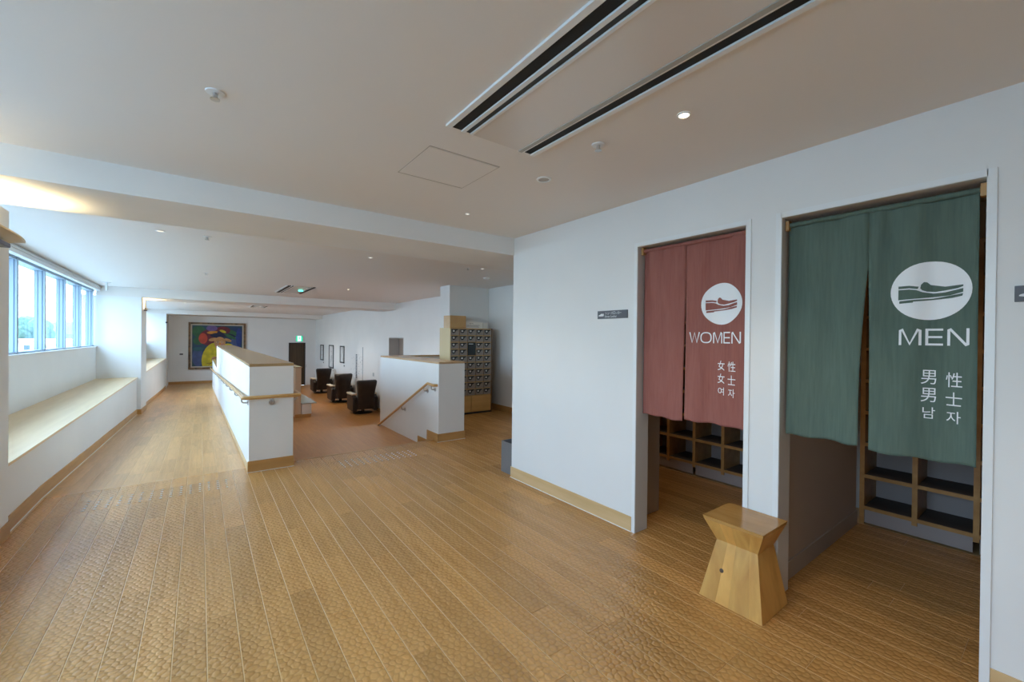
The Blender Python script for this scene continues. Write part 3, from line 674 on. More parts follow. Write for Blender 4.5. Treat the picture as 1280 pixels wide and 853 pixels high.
# ------------------------------------------------------------------ signs
def sign(loc, L, label, full):
    s = empty('wall_sign', loc, label=label, cat='sign')
    obj('plate', B((-0.008, 0, -L/2, L/2, -0.032, 0.032), bev=0.0015), SIGNG, s)
    bm = bmesh.new()
    poly_face(bm, [(L/2-0.012-x*0.055, -0.012+z*0.024) for x, z in smooth_poly([(0, 0), (0, .35), (.3, .55), (.55, 1), (.75, .75), (.85, .95), (1, .9), (1, .1), (.9, 0)], 1)])
    for v in bm.verts: v.co.x = -0.0086
    obj('shoe_pictogram', bm, PRINTS, s)
    bm = bmesh.new(); y = L/2-0.078
    for ch in 'シューズロッカー':
        w = 0.0235 if ch not in 'ュッー' else 0.018
        glyph(bm, ch, y-w/2, 0.012 if ch not in 'ュッ' else 0.009, w*0.85, 0.021 if ch not in 'ュッー' else (0.014 if ch != 'ー' else 0.0025)); y -= w
    glyph_y = L/2-0.078
    c = 0
    bmesh.ops.translate(bm, verts=bm.verts, vec=(-0.0086, 0, 0)); obj('kana_lettering', bm, PRINTS, s)
    bm = bmesh.new(); glyph(bm, 'Shoes Locker', L/2-0.078-0.06, -0.014, 0.12, 0.017)
    bmesh.ops.translate(bm, verts=bm.verts, vec=(-0.0086, 0, 0)); obj('lettering', bm, PRINTS, s)
    return s
sign((XW, 2.193, 1.648), 0.30, 'small grey sign plate left of the red curtain reading Shoes Locker', True)
sign((XW, 0.0, 1.648), 0.30, 'small grey sign plate cut by the right edge, right of green curtain', True)

# ------------------------------------------------------------------ bin, lockers
bn = empty('waste_bin', (2.78, 3.64, 0), label='grey open-topped metal waste bin behind the corner of the white wall', cat='bin')
bm = bmesh.new(); w = 0.004
for b in ((-.13, .13, -.10, -.10+w, .0005, .335), (-.13, .13, .10-w, .10, .0005, .335), (-.13, -.13+w, -.10+w, .10-w, .0005, .335), (.13-w, .13, -.10+w, .10-w, .0005, .335), (-.13+w, .13-w, -.10+w, .10-w, .0005, .01)): box(bm, *b)
obj('body', bm, BINM, bn); obj('liner', B((-.12, .12, -.09, .09, .27, .275)), BLACK, bn)  # flat black sheet below the rim paints the bin's dark inside
lk = empty('locker_unit', (3.71, 6.885, 0), label='tall birch locker unit with rows of small grey doors and black handles', cat='locker')
LW, LH, LD = 0.905, 1.635, 0.42
obj('carcass', B((0, LW, 0.02, LD, 0.015, LH)), LOCKW, lk)
obj('side_panel', B((-0.012, 0, 0.0, LD, 0.0, LH+0.004)), LOCKS, lk)
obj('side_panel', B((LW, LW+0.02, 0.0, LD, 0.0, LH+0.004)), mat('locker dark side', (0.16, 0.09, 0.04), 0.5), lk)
obj('plinth', B((0.0, LW, 0.005, 0.02, 0.0, 0.03)), DARK, lk)
cw = LW/5; rh = 0.1275; zt = LH-0.008
dme = bpy.data.meshes.new('door'); bm = B((0.008, cw-0.008, 0.0, 0.019, 0.007, rh-0.009)); bm.to_mesh(dme); bm.free(); dme.materials.append(LOCKD)
hb = bmesh.new()
prism(hb, [(0.018, 0.112), (0.145, 0.116), (0.145, 0.102), (0.108, 0.088), (0.088, 0.052), (0.058, 0.040), (0.026, 0.056)], 'y', -0.012, 0.0)
hme = bpy.data.meshes.new('handle'); bmesh.ops.recalc_face_normals(hb, faces=hb.faces); hb.to_mesh(hme); hb.free(); hme.materials.append(INK)
tb = B((0.034, 0.074, -0.0145, -0.0122, 0.066, 0.096)); tme = bpy.data.meshes.new('tag'); tb.to_mesh(tme); tb.free(); tme.materials.append(PLATE)
for r in range(10):
    for c in range(5):
        if c == 2 and r in (2, 3): continue
        if r > 4 and c < 0: continue
        d = link('door', dme, lk, (c*cw, 0, zt-(r+1)*rh))
        link('handle', hme, d); link('key_tag', tme, d)
scr = obj('control_terminal', B((2*cw+0.008, 3*cw-0.008, -0.004, 0.019, zt-4*rh+0.006, zt-2*rh-0.004)), SCRM, lk)
obj('terminal_label', B((2*cw+0.02, 2*cw+0.12, -0.0055, -0.0042, zt-2*rh-0.04, zt-2*rh-0.028)), PLATE, scr)
for k in range(2): obj('lower_door', B((k*LW/2+0.006+(0.0), (k+1)*LW/2-0.006, 0.0, 0.019, 0.045, zt-10*rh-0.012)), LOCKW, lk)
tag(obj('wooden_box', B((3.725, 4.07, 6.95, 7.2, LH+0.0045, LH+0.235), bev=0.003), RAILW), 'plain light wooden box standing on top of the locker unit', 'box')
nc = empty('notice_card', (4.08, 7.0, LH), label='white folded notice card with black print on the locker top', cat='notice')
obj('card', B((0.0, 0.40, 0.0, 0.004, 0.0, 0.13)), CARD, nc)
bm = bmesh.new(); glyph(bm, 'ご案内', 0, 0, 1, 1)
for v in bm.verts: v.co = Vector((0.05+0.13*(0.5-v.co.y), -0.0008, 0.098+v.co.z*0.022))
obj('heading', bm, INK, nc)
obj('text_line', B(*[(0.03, 0.03+l, -0.0008, -0.0002, z, z+0.006) for l, z in ((0.30, 0.062), (0.27, 0.045), (0.29, 0.028))]), mat('grey print', (0.25, 0.24, 0.23), 0.7), nc)
tag(obj('notice_card', B((4.50, 4.60, 7.02, 7.024, LH, LH+0.115), (4.50, 4.60, 7.08, 7.084, LH, LH+0.115), (4.50, 4.504, 7.024, 7.08, LH, LH+0.115)), CARD), 'small blank white card at the right end of the locker top', 'notice')

# ------------------------------------------------------------------ lounge chairs
def rbox(bm, x0, x1, y0, y1, z0, z1, bev): box(bm, x0, x1, y0, y1, z0, z1, bev=bev)
def make_chair(label):
    c = empty('massage_armchair', (0, 0, 0), label=label, cat='armchair', group='armchairs in the lounge')
    bm = bmesh.new()       # back: leans to -y, flares into wings at the top; the chair faces +y
    prof = [(-0.22, 0.16, 0.255, 0.12), (-0.235, 0.42, 0.255, 0.12), (-0.27, 0.62, 0.25, 0.12), (-0.305, 0.80, 0.27, 0.125), (-0.335, 0.96, 0.295, 0.12), (-0.35, 1.03, 0.30, 0.10), (-0.35, 1.065, 0.27, 0.06)]
    R = []
    for yc_, z, hx, hy in prof:
        n_ = 16; R.append([bm.verts.new((hx*math.copysign(abs(math.cos(a))**0.45, math.cos(a)), yc_+hy*math.copysign(abs(math.sin(a))**0.6, math.sin(a))+(0.05 if math.sin(a) > 0.2 and abs(math.cos(a)) > 0.75 and z > 0.6 else 0), z)) for a in [2*PI*(k+0.5)/n_ for k in range(n_)]])
    for i in range(len(R)-1):
        for k in range(16): bm.faces.new((R[i][k], R[i][(k+1) % 16], R[i+1][(k+1) % 16], R[i+1][k]))
    bm.faces.new(R[0][::-1]); bm.faces.new(R[-1])
    obj('backrest', bm, LEATH, c, smooth=True)
    bm = bmesh.new(); rbox(bm, -0.24, 0.24, -0.12, 0.42, 0.2, 0.45, 0.05); obj('seat', bm, LEATH, c, smooth=True)
    for s in (-1, 1):
        bm = bmesh.new(); x0, x1 = sorted((s*0.245, s*0.375)); prism(bm, [(-0.24, 0.08), (0.40, 0.10), (0.46, 0.45), (0.44, 0.58), (-0.10, 0.60), (-0.26, 0.50)], 'x', x0, x1)
        bmesh.ops.bevel(bm, geom=bm.edges[:], offset=0.025, segments=2, affect='EDGES')
        a = obj('armrest', bm, LEATH, c, smooth=True)
        bm = bmesh.new(); rbox(bm, x0-0.01, x1+0.01, -0.13, 0.48, 0.585, 0.635, 0.018); obj('arm_sheen', bm, ARMSHEEN, a, smooth=True)  # pale slab carries the painted window sheen on the arm top
    bm = bmesh.new(); rbox(bm, -0.23, 0.23, 0.44, 0.56, 0.1, 0.42, 0.04); obj('footrest', bm, LEATH, c, smooth=True)
    bm = bmesh.new(); tube(bm, [(0, 0.05, 0.03), (0, 0.05, 0.2)], 0.05, 14); lathe(bm, [(0.29, 0.0), (0.29, 0.018), (0.06, 0.04), (0.0001, 0.04)], 24, (0, 0.05, 0)); obj('swivel_base', bm, DARK, c, smooth=True)
    return c
def copy_tree(o, parent=None):
    c = o.copy(); COL.objects.link(c)
    if parent: c.parent = parent
    for ch in list(o.children): copy_tree(ch, c)
    return c
proto = make_chair('dark brown leather armchair nearest the camera, beside the half wall')
spots = [((4.30, 13.92), 0.0, None), ((4.32, 16.72), 0.0, 'dark brown leather armchair in the middle of the lounge row'), ((4.33, 19.88), 0.0, 'dark brown leather armchair at the far end of the row, nearest the far door')]
for i, (p, a, lab) in enumerate(spots):
    o = proto if i == 0 else copy_tree(proto)
    if lab: o['label'] = lab
    o.location = (p[0], p[1], ZLOW); o.rotation_euler = (0, 0, a); o.scale = (1.05, 1.05, 1.03)
lb = empty('low_bench', (2.512, 14.14, ZLOW), label='low white bench with pale top against the low wall in the lounge', cat='bench')
obj('base', B((0.0, 0.27, 0.0, 2.6, 0.09, 0.40)), WALL, lb); obj('plinth', B((0.0, 0.26, 0.008, 2.6, 0.0, 0.09)), SKIRTD, lb)
obj('top', B((0.0, 0.42, -0.02, 2.6, 0.40, 0.43), bev=0.003), mat('glossy grey top', (0.42, 0.44, 0.42), 0.15), lb)

# ------------------------------------------------------------------ pictures in the lounge
FRM = mat('black picture frame', (0.02, 0.022, 0.025), 0.4)
PAPER = mat('picture paper', (0.66, 0.68, 0.68), 0.7, nodes=noise_col((0.60, 0.60, 0.60), (0.72, 0.75, 0.76), 6))
arts = [(22.0, 0.62, 1.055, 0.30, 'narrow black framed picture nearest the far door', (0.45, 0.25, 0.22)), (20.2, 0.80, 1.075, 0.03, 'tall black framed ink picture, the middle of three', (0.12, 0.14, 0.18)), (18.38, 0.62, 1.07, 0.35, 'black framed picture nearest the camera of the three', (0.5, 0.5, 0.42))]
for yc_, w_, zt_, zb_, lab, cc in arts:
    f = empty('framed_picture', (4.8, yc_, (zt_+zb_)/2), label=lab, cat='picture', group='framed pictures on the lounge wall'); h_ = (zt_-zb_)/2; b_ = 0.05
    obj('frame', B((-0.03, -0.0005, -w_/2, -w_/2+b_, -h_, h_), (-0.03, -0.0005, w_/2-b_, w_/2, -h_, h_), (-0.03, -0.0005, -w_/2+b_, w_/2-b_, h_-b_, h_), (-0.03, -0.0005, -w_/2+b_, w_/2-b_, -h_, -h_+b_)), FRM, f)
    p = obj('picture_sheet', B((-0.012, -0.001, -w_/2+b_, w_/2-b_, -h_+b_, h_-b_)), PAPER, f)
    bm = bmesh.new(); rr = random.Random(yc_)
    for k in range(7):
        y, z = rr.uniform(-.08, .08), rr.uniform(-h_*.6, h_*.6); stroke(bm, [(y, z), (y+rr.uniform(-.08, .08), z+rr.uniform(-.1, .1)), (y+rr.uniform(-.1, .1), z+rr.uniform(-.15, .15))], 0.02)
    for v in bm.verts: v.co.x = -0.0125
    obj('brushwork', bm, mat('brush ink', cc, 0.7), p)
    tag(obj('caption_plate', B((4.792, 4.7998, yc_-0.35, yc_-0.23, zb_-0.13, zb_-0.07)), SIGNG), 'small dark caption plate under the '+lab, 'label plate')
# wall graphic: a tall graduated column of dashes
wg = empty('wall_graphic', (4.799, 16.4, 0.3), label='tall dark ladder-like wall graphic with scattered marks behind the armchairs', cat='wall graphic')
bm = bmesh.new()
for k in range(22): box(bm, -0.003, 0.0, -0.09, 0.09, -0.42+k*0.042, -0.42+k*0.042+0.027)
obj('ladder', bm, mat('slate print', (0.10, 0.12, 0.15), 0.7), wg)
bm = bmesh.new(); rr = random.Random(5)
for k in range(34):
    y, z = rr.choice((-1, 1))*rr.uniform(0.16, 0.75), rr.uniform(-0.45, 0.5); box(bm, -0.003, 0.0, y-0.05, y+0.03, z, z+0.012)
tag(obj('marks', bm, mat('pale slate print', (0.35, 0.38, 0.42), 0.7), wg), kind='stuff')
struct('trim_4', B((4.792, 4.7998, 15.6, 15.65, ZLOW, 1.08)), mat('panel joint', (0.3, 0.33, 0.38), 0.6))
tag(obj('wall_switch', B((4.788, 4.7998, 14.38, 14.50, 0.10, 0.22)), mat('switch grey', (0.45, 0.48, 0.5), 0.5)), 'small grey wall switch plate above the nearest armchair', 'switch')

# ------------------------------------------------------------------ exit sign
es = empty('exit_sign', (4.03, 23.5, 1.34), label='green illuminated running-man exit sign above the far dark door', cat='exit sign')
obj('housing', B((-0.16, 0.16, -0.06, -0.0005, -0.15, 0.15), bev=0.004), WHITE, es)
obj('face', B((-0.15, 0.15, -0.0625, -0.0605, -0.14, 0.14)), EXITG, es)
obj('white_field', B((-0.085, 0.075, -0.0645, -0.063, -0.125, 0.125)), EXITW, es)
bm = bmesh.new()
def eF(pts): 
    vs = [bm.verts.new((x, -0.0652, z)) for x, z in pts]; bm.faces.new(vs)
eF([(0.0+0.02*math.cos(a*PI/5), 0.075+0.02*math.sin(a*PI/5)) for a in range(10)])
eF([(-0.02, 0.05), (0.02, 0.045), (0.015, -0.02), (-0.025, -0.015)]); eF([(-0.02, -0.015), (0.0, -0.02), (-0.03, -0.06), (-0.07, -0.085), (-0.075, -0.07), (-0.045, -0.05)])
eF([(0.0, -0.02), (0.015, -0.02), (0.045, -0.05), (0.03, -0.10), (0.015, -0.095), (0.027, -0.055)]); eF([(0.02, 0.045), (0.02, 0.03), (0.06, 0.01), (0.065, 0.022)]); eF([(-0.02, 0.05), (-0.02, 0.035), (-0.055, 0.0), (-0.065, 0.012)])
obj('running_figure', bm, EXITG, es)

# ------------------------------------------------------------------ big painting (flat artwork built as paint shapes on a canvas)
pt = empty('painting', (0.655, 23.5, 0.985), label='large colourful framed painting of a figure in yellow on the far wall', cat='painting')
PWd, PHt = 1.07, 1.05
FR = mat('carved brown gilt frame', (0.16, 0.085, 0.035), 0.5, nodes=noise_col((0.05, 0.03, 0.015), (0.30, 0.17, 0.07), 9, detail=3))
def ring(bm, w, h, t, y0, y1):
    box(bm, -w, -w+t, y0, y1, -h, h); box(bm, w-t, w, y0, y1, -h, h); box(bm, -w+t, w-t, y0, y1, h-t, h); box(bm, -w+t, w-t, y0, y1, -h, -h+t)
bm = bmesh.new(); ring(bm, PWd, PHt, 0.08, -0.08, -0.001); obj('frame', bm, FR, pt)
bm = bmesh.new(); ring(bm, PWd-0.08, PHt-0.08, 0.05, -0.05, -0.001); obj('inner_frame', bm, mat('cream slip', (0.55, 0.50, 0.42), 0.6), pt)
canvas = obj('canvas', B((-PWd+0.13, PWd-0.13, -0.03, -0.001, -PHt+0.13, PHt-0.13)), mat('blue green ground', (0.02, 0.05, 0.12), 0.6, nodes=noise_col((0.012, 0.03, 0.14), (0.02, 0.085, 0.055), 2.2, detail=5)), pt)
def pc(name, c): return mat('paint '+name, c, 0.6, nodes=noise_col(tuple(q*0.75 for q in c), tuple(min(1, q*1.15) for q in c), 6, detail=3))
layer = [0]
def ell(name, m, cx, cz, rx, rz_, rot=0, pts=None):
    layer[0] += 1; bm = bmesh.new()
    q = pts or [(cx+rx*math.cos(a)*math.cos(rot)-rz_*math.sin(a)*math.sin(rot), cz+rx*math.cos(a)*math.sin(rot)+rz_*math.sin(a)*math.cos(rot)) for a in [2*PI*k/28 for k in range(28)]]
    vs = [bm.verts.new((x, -0.030-0.0006*layer[0], z)) for x, z in q]; f = bm.faces.new(vs); bmesh.ops.triangulate(bm, faces=[f])
    obj(name, bm, m, canvas)
U = lambda u, v: (-PWd+0.13+u*2*(PWd-0.13), PHt-0.13-v*2*(PHt-0.13))    # canvas fractions, v down
GRN = pc('green', (0.03, 0.12, 0.05)); BLU = pc('blue', (0.02, 0.045, 0.22)); YEL = pc('yellow', (0.62, 0.50, 0.02)); SKN = pc('skin', (0.52, 0.27, 0.11)); RED = pc('red', (0.50, 0.06, 0.03))
PUR = pc('mauve', (0.15, 0.10, 0.28)); MAR = pc('maroon', (0.13, 0.015, 0.03)); DRK = pc('night', (0.008, 0.012, 0.05)); ORG = pc('orange', (0.6, 0.25, 0.03)); LBL = pc('slate blue', (0.06, 0.09, 0.22)); TQ = pc('teal', (0.02, 0.10, 0.12))
def E_(name, m, u, v, ru, rv, rot=0): x, z_ = U(u, v); ell(name, m, x, z_, ru*1.88, rv*1.84, rot)
E_('brush_patch', GRN, .13, .15, .13, .14); E_('brush_patch', GRN, .78, .16, .22, .05, -0.5); E_('brush_patch', GRN, .12, .38, .1, .1); E_('brush_patch', LBL, .85, .42, .09, .14)
E_('brush_patch', LBL, .11, .78, .11, .22); E_('brush_patch', TQ, .12, .58, .1, .05); E_('brush_patch', BLU, .93, .3, .06, .25); E_('brush_patch', MAR, .33, .3, .2, .2); E_('brush_patch', MAR, .6, .12, .15, .1)
E_('red_shape', RED, .21, .32, .085, .13); E_('mauve_cap', PUR, .38, .07, .11, .075); E_('yellow_band', ORG, .39, .17, .11, .035, 0.1); E_('yellow_band', YEL, .60, .14, .07, .03, -0.4)
E_('night_hat', DRK, .52, .24, .17, .06); E_('night_hat', DRK, .53, .19, .05, .05); E_('night_hat', DRK, .78, .24, .08, .03, -.4)
E_('brush_patch', GRN, .75, .27, .14, .035, -.5); E_('left_ear', SKN, .40, .345, .085, .04, 0.25); E_('right_ear', SKN, .70, .36, .08, .035, -0.35)
layer[0] += 1
E_('yellow_robe', YEL, .39, .78, .20, .36, -0.22); E_('yellow_robe', YEL, .73, .50, .09, .05, -0.3); E_('yellow_robe', YEL, .55, .85, .22, .25, 0.1)
E_('face', SKN, .54, .42, .115, .14); E_('beard', pc('rose', (.45, .2, .16)), .55, .52, .10, .08); E_('hand', SKN, .45, .85, .07, .09, 0.6)
E_('eye', pc('pale skin', (.6, .38, .22)), .50, .41, .035, .028); E_('eye', pc('pale skin', (.6, .38, .22)), .58, .41, .035, .028); E_('pupil', DRK, .50, .41, .012, .012); E_('pupil', DRK, .58, .41, .012, .012)
E_('nose', ORG, .54, .455, .02, .045); E_('branch', MAR, .40, .90, .13, .006, 0.75); E_('branch', MAR, .45, .80, .09, .005, 0.4); E_('branch', MAR, .33, .93, .06, .005, 0.2)
# trim the paint shapes to the canvas
for ch in canvas.children:
    bm = bmesh.new(); bm.from_mesh(ch.data)
    for co, no in (((-PWd+.132, 0, 0), (-1, 0, 0)), ((PWd-.132, 0, 0), (1, 0, 0)), ((0, 0, PHt-.132), (0, 0, 1)), ((0, 0, -PHt+.132), (0, 0, -1))):
        bmesh.ops.bisect_plane(bm, geom=bm.verts[:]+bm.edges[:]+bm.faces[:], plane_co=co, plane_no=no, clear_outer=True)
    bm.to_mesh(ch.data); bm.free()
tag(obj('caption_plate', B((-0.72, -0.60, 23.492, 23.4998, 0.58, 0.65)), SIGNG), 'small dark caption plate on the far wall left of the large painting', 'label plate')

# ------------------------------------------------------------------ ceiling fittings
def slot_unit(x0, x1, y0, y1, label, wide=True):
    a = empty('slot_diffuser', ((x0+x1)/2, (y0+y1)/2, ZC), label=label, cat='air vent'); hx, hy = (x1-x0)/2, (y1-y0)/2
    # body above the slots is drawn as dark troughs recessed in a white flange just under the ceiling
    z0, z1 = -0.012, -0.0005
    w = 2*hx
    def bb(u0, u1, za=z0, zb=z1): return (-hx+u0*w, -hx+u1*w, -hy, hy, za, zb)
    obj('flange', B(bb(0, .05), bb(.155, .19), bb(.245, .27)), WHITE, a)
    sz = -0.004 if wide else -0.0128
    obj('slot', B(bb(.05, .155, sz)), BLACK, a); obj('slot', B(bb(.19, .245, sz)), DARK, a)
    obj('panel', B(bb(.27, .80, -0.008)), mat('diffuser panel', (0.74, 0.70, 0.66), 0.25), a)
    obj('blade', B(bb(.80, .845)), mat('grey blade', (0.42, 0.42, 0.40), 0.4), a)
    obj('slot', B(bb(.875, .955, sz)), BLACK, a); obj('flange', B(bb(.845, .875, -0.006), bb(.955, 1.0)), WHITE, a)
    return a
slot_unit(0.955, 1.508, -1.2, 1.84, 'long white ceiling diffuser with black slots overhead in the foreground')
slot_unit(1.40, 1.98, 9.6, 11.2, 'short slotted ceiling diffuser above the middle of the room', False)
slot_unit(1.40, 1.90, 16.15, 17.65, 'farthest small slotted ceiling diffuser near the far wall', False)
tag(obj('indicator_lamp', lathe(bmesh.new(), [(0.05, 0), (0.05, -0.02), (0.0001, -0.025)], 16, (1.80, 10.35, ZC-0.013)), GREENLED), 'glowing green-blue indicator on the middle ceiling diffuser', 'indicator')
ap = tag(obj('access_panel', B((-0.225, 0.225, -0.22, 0.22, -0.003, -0.0005)), CEIL, loc=(1.222, 2.325, ZC)), 'square flush access hatch in the ceiling by the long diffuser', 'hatch')
obj('joint', B((-0.231, -0.226, -0.226, 0.226, -0.002, -0.0004), (0.226, 0.231, -0.226, 0.226, -0.002, -0.0004), (-0.231, 0.231, -0.231, -0.226, -0.002, -0.0004), (-0.231, 0.231, 0.226, 0.231, -0.002, -0.0004)), mat('hatch joint', (0.5, 0.46, 0.42), 0.8), ap)
def downlight(x, y, label, r=0.045, power=9, lit=True, z=ZC, group=None):
    d = empty('downlight', (x, y, z), label=label, cat='ceiling light', group=group)
    obj('trim_ring', lathe(bmesh.new(), [(r*0.72, -0.001), (r*0.78, -0.006), (r, -0.006), (r*1.03, -0.0005)], 24), WHITE, d, smooth=True)
    obj('lens', lathe(bmesh.new(), [(r*0.74, -0.0015), (r*0.3, -0.003), (0.0001, -0.003)], 20), (LAMP if power > 13 else LAMPD) if lit else DARK, d, smooth=True)
    if lit:
        L = bpy.data.lights.new('downlight_lamp', 'SPOT'); L.energy = power; L.color = (1.0, 0.80, 0.55) if power < 50 else (1.0, 0.93, 0.84); L.spot_size = 1.7 if power < 50 else 2.4; L.spot_blend = 0.6; L.shadow_soft_size = 0.03
        o = bpy.data.objects.new('downlight_lamp', L); COL.objects.link(o); o.parent = d; o.location = (0, 0, -0.02)
    return d
def sprinkler(x, y, label, s=1.0):
    d = empty('sprinkler_head', (x, y, ZC), label=label, cat='sprinkler')
    obj('rose', lathe(bmesh.new(), [(0.036*s, -0.0005), (0.034*s, -0.005), (0.014*s, -0.007), (0.0001, -0.007)], 20), WHITE, d, smooth=True)
    bm = bmesh.new(); tube(bm, [(0, 0, -0.007), (0, 0, -0.03*s)], 0.010*s, 10); lathe(bm, [(0.018*s, -0.03*s), (0.018*s, -0.034*s), (0.0001, -0.035*s)], 14)
    obj('nozzle', bm, STEEL, d, smooth=True); return d
downlight(1.785, 1.09, 'glowing warm recessed downlight in the ceiling by the green curtain', 0.029, 14)
downlight(1.79, 3.05, 'tiny glowing downlight just before the ceiling beam', 0.02, 6)
downlight(-0.326, 5.467, 'small downlight beyond the beam, nearest the windows', 0.04, 5)
downlight(3.387, 5.317, 'small glowing downlight above the locker recess', 0.03, 9)
downlight(1.78, 5.51, 'small downlight above the top of the stairs', 0.03, 6)
sprinkler(1.70, 1.532, 'small sprinkler head between the diffuser and the glowing downlight')
sprinkler(0.047, 2.204, 'sprinkler head alone on the ceiling left of the diffuser')
sprinkler(0.055, 5.457, 'sprinkler head beyond the beam, near the corridor', 1.1)
sprinkler(3.184, 5.394, 'sprinkler head on the ceiling of the locker recess', 1.0)
sprinkler(0.079, 8.62, 'tiny farther sprinkler head over the ramp', 1.2)
sp = empty('ceiling_speaker', (1.792, 2.079, ZC), label='round white speaker grille flush in the ceiling near the wall', cat='speaker')
obj('ring', lathe(bmesh.new(), [(0.05, -0.0005), (0.048, -0.006), (0.036, -0.007), (0.034, -0.003)], 28), WHITE, sp, smooth=True)
obj('grille', lathe(bmesh.new(), [(0.034, -0.003), (0.02, -0.006), (0.0001, -0.007)], 24), mat('grille grey', (0.45, 0.43, 0.40), 0.5), sp, smooth=True)
sd = empty('smoke_detector', (3.937, 6.05, ZC), label='round white smoke detector on the ceiling above the lockers', cat='smoke detector')
obj('base', lathe(bmesh.new(), [(0.055, -0.0005), (0.053, -0.015), (0.035, -0.03), (0.0001, -0.034)], 24), WHITE, sd, smooth=True)
# wall-washer spots over the lounge wall
for x, y, p in ((4.35, 12.9, 90), (4.35, 10.4, 100), (4.3, 16.5, 80), (4.3, 20.5, 80)):
    L = bpy.data.lights.new('wall_washer', 'SPOT'); L.energy = p; L.color = (1.0, 0.82, 0.6); L.spot_size = 1.1; L.spot_blend = 0.8; L.shadow_soft_size = 0.03
    d = downlight(x, y, 'recessed wall-washer over the lounge wall at %s' % {12.9: 'the grey recess', 10.4: 'the lockers end', 16.5: 'the wall graphic', 20.5: 'the framed pictures'}[y], 0.035, 1, False)
    o = bpy.data.objects.new('wall_washer', L); COL.objects.link(o); o.parent = d; o.location = (0, 0, -0.02); o.rotation_euler = (0, 0.45, 0)
# unseen fill lamps, added to brighten lounge, ramp, shoe rooms and camera end
for x, y, p in ((2.6, 9.5, 75), (2.6, 15.0, 75), (2.6, 19.5, 75), (0.8, -1.2, 14), (1.785, -0.8, 14)):
    downlight(x, y, {9.5: 'added fill downlight over the foot of the stairs', 15.0: 'added fill downlight over the low wall', 19.5: 'added fill downlight over the far lounge', -1.2: 'added fill downlight behind the camera, left', -0.8: 'added fill downlight behind the camera, right'}[y], 0.03, p, lit=True)
downlight(-0.4, 17.0, 'added fill downlight over the far end of the ramp', 0.03, 60)  # added lamp that lifts the brightness of the far end
for y in (0.4, 2.2): downlight(3.5, y, {0.4: 'added fill downlight inside the room behind the green curtain', 2.2: 'added fill downlight inside the room behind the red curtain'}[y], 0.035, {0.4: 7.0, 2.2: 12.0}[y])  # added lamps that brighten the dim shoe rooms

# ------------------------------------------------------------------ sconces
def sconce(loc, label, power, s=1.0):
    d = empty('wall_sconce', loc, label=label, cat='wall light')
    bm = bmesh.new(); R = []
    for t_ in [k/10 for k in range(-10, 11)]:      # a long shallow wing, open on top, tapering to points
        w = 0.115*(1-abs(t_)**2.2)+0.0; yy = 0.46*t_*s; dpt = 0.065*(1-t_*t_)
        off = 0.02+0.075*abs(t_)**2
        R.append([bm.verts.new(((0.0+off)*s, yy, -0.002)), bm.verts.new(((off*0.6+0.3*w)*s, yy, -dpt*s-0.006)), bm.verts.new(((off+w)*s, yy, -0.010)), bm.verts.new(((off+w)*s, yy, 0.0)), bm.verts.new(((off*0.6+0.34*w)*s+0.002, yy, -dpt*s+0.004))])
    for q in range(20):
        for k in range(5): bm.faces.new((R[q][k], R[q][(k+1) % 5], R[q+1][(k+1) % 5], R[q+1][k]))
    obj('bowl', bm, mat('cream plaster bowl', (0.62, 0.50, 0.33), 0.6), d, smooth=True)
    obj('lamp_body', B((0.0005, 0.105*s, -0.09*s, 0.13*s, -0.098*s, -0.068*s), bev=0.006*s), mat('dark violet casing', (0.03, 0.015, 0.05), 0.3), d)
    obj('arm', B((0.0005, 0.03, -0.03*s, 0.03*s, -0.086*s, -0.06*s)), STEEL, d)
    L = bpy.data.lights.new('sconce_lamp', 'SPOT'); L.energy = power; L.color = (1.0, 0.80, 0.46); L.spot_size = 2.6; L.spot_blend = 0.5; L.shadow_soft_size = 0.04
    o = bpy.data.objects.new('sconce_lamp', L); COL.objects.link(o); o.parent = d; o.location = (0.09*s, 0, 0.0); o.rotation_euler = (PI, 0, 0)
    return d
sconce((-1.09, 3.99, 2.10), 'wing-shaped uplighter with dark casing on the nearest window column', 20)
sconce((-1.43, 3.50, 2.10), 'wing-shaped uplighter on the side of the nearest window column facing the camera', 9).rotation_euler = (0, 0, -PI/2)
sconce((-1.05, 12.95, 2.06), 'small uplighter on the farther column between the window seats', 14, 0.5)
hk = empty('window_bracket', (-1.50, 11.55, ZC), label='thin white ceiling bracket at the end of the window blind', cat='bracket')
bm = bmesh.new(); tube(bm, [(0, 0, -0.0005), (0, 0, -0.16)], 0.018, 10); lathe(bm, [(0.07, -0.0005), (0.07, -0.008), (0.0001, -0.01)], 18); obj('stem', bm, WHITE, hk, smooth=True)
tag(obj('security_camera', B((-1.12, -1.06, 21.86, 21.998, 1.93, 1.99), bev=0.01), DARK), 'small black camera dome on the farthest window column', 'camera')

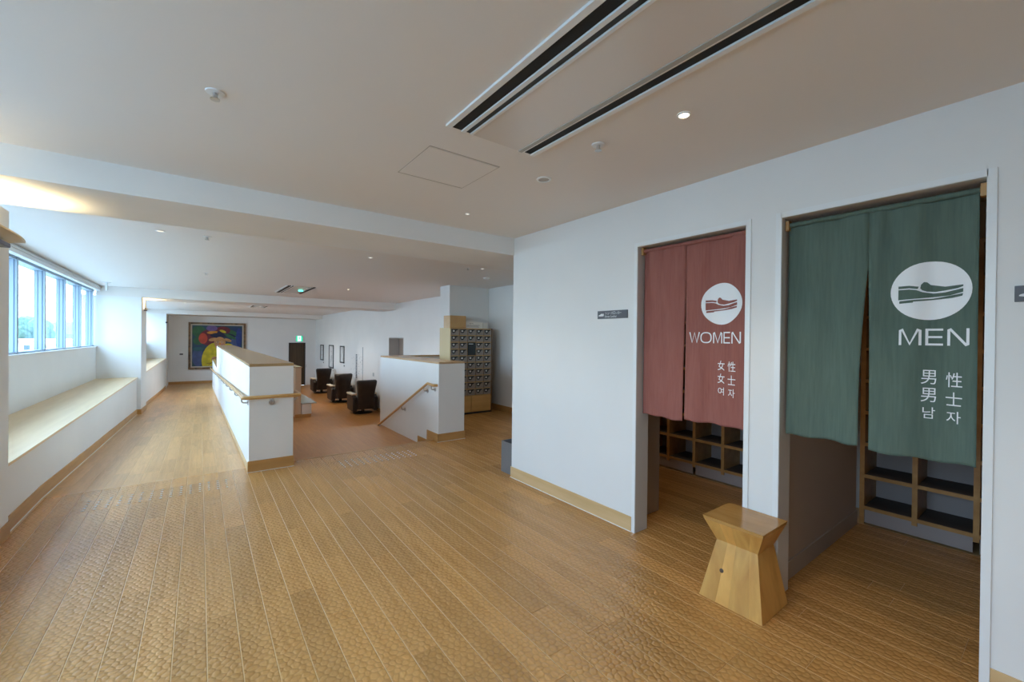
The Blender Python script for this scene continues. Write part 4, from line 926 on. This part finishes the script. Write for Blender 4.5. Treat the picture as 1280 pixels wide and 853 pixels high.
# ------------------------------------------------------------------ outside
struct('ground', B((-400, -2.3, -60, 700, -12.2, -12.0)), GND)
def hill(name, y, x0, x1, base, amp, seed, m, label):
    rr = random.Random(seed); bm = bmesh.new(); n_ = 60; front, top, back = [], [], []
    for i in range(n_+1):
        x = x0+(x1-x0)*i/n_; h = base+amp*(math.sin(i*0.21+seed)+0.5*math.sin(i*0.53+seed*2)+0.25*rr.uniform(-1, 1))
        front.append(bm.verts.new((x, y-30, -12))); top.append(bm.verts.new((x, y+rr.uniform(-6, 6), h))); back.append(bm.verts.new((x, y+60, -12)))
    for i in range(n_):
        bm.faces.new((front[i], front[i+1], top[i+1], top[i])); bm.faces.new((top[i], top[i+1], back[i+1], back[i]))
    o = obj(name, bm, m, smooth=True); return tag(o, label, 'hill')
hill('hill', 480, -330, 20, 12, 2.2, 2, HILL, 'pale hazy wooded hill on the horizon outside the windows')
def tree(x, y, z, r, seed, label):
    t = empty('tree', (x, y, -12), label=label, cat='tree'); rr = random.Random(seed)
    bm = bmesh.new(); tube(bm, [(0, 0, 0), (0.1, 0.1, z+12-r*0.6)], 0.3, 8); obj('trunk', bm, KNOT, t)
    bm = bmesh.new()
    for k in range(9):
        a = rr.uniform(0, 6.28); d_ = rr.uniform(0, 0.75)*r; q = r*rr.uniform(0.4, 0.6)
        mm = bmesh.ops.create_icosphere(bm, subdivisions=3, radius=q)
        off = Vector((math.cos(a)*d_, math.sin(a)*d_, z+12+rr.uniform(-0.5, 0.35)*r))
        for v in mm['verts']: v.co = v.co*(1+0.10*math.sin(v.co.x*7/q+k)*math.sin(v.co.y*6/q)*1.0+rr.uniform(-0.05, 0.05)) + off
    obj('crown', bm, LEAF, t)
tree(-19.6, 90, 2.0, 2.3, 1, 'rounded green tree crown outside the second window pane')
tree(-23.5, 92, 1.0, 2.2, 2, 'green tree crown outside, left of the rounded tree')
tree(-16.8, 120, 0.5, 2.6, 3, 'farther pale tree crown outside the third window pane')
bd = empty('building', (-12.5, 64, -12), label='low white rendered building with small dark windows outside', cat='building')
obj('wall', B((-9.0, 5.0, -4.0, 6.0, 0, 12.75)), EXT_W, bd); obj('parapet', B((-9.1, 5.1, -4.1, 6.1, 12.75, 12.9)), EXT_W, bd)
for k in range(6): f_ = obj('window', B((-1.9+k*1.1-0.2, -1.9+k*1.1+0.18, -4.05, -3.99, 11.7, 12.35)), EXT_GL, bd)
b2 = empty('building', (-24, 150, -12), label='long grey block behind the white building outside', cat='building')
obj('wall', B((-10, 16, -5, 5, 0, 13.4)), EXT_G, b2)
for k in range(10): obj('window', B((-8+k*2.2, -7+k*2.2, -5.05, -4.99, 11.2, 12.4)), EXT_GL, b2)
# the outer face of this building stays out of sight
print('planks', n1, 'tris', sum(len(o.data.polygons)*2 for o in S.objects if o.type == 'MESH'), 'objects', len(S.objects))
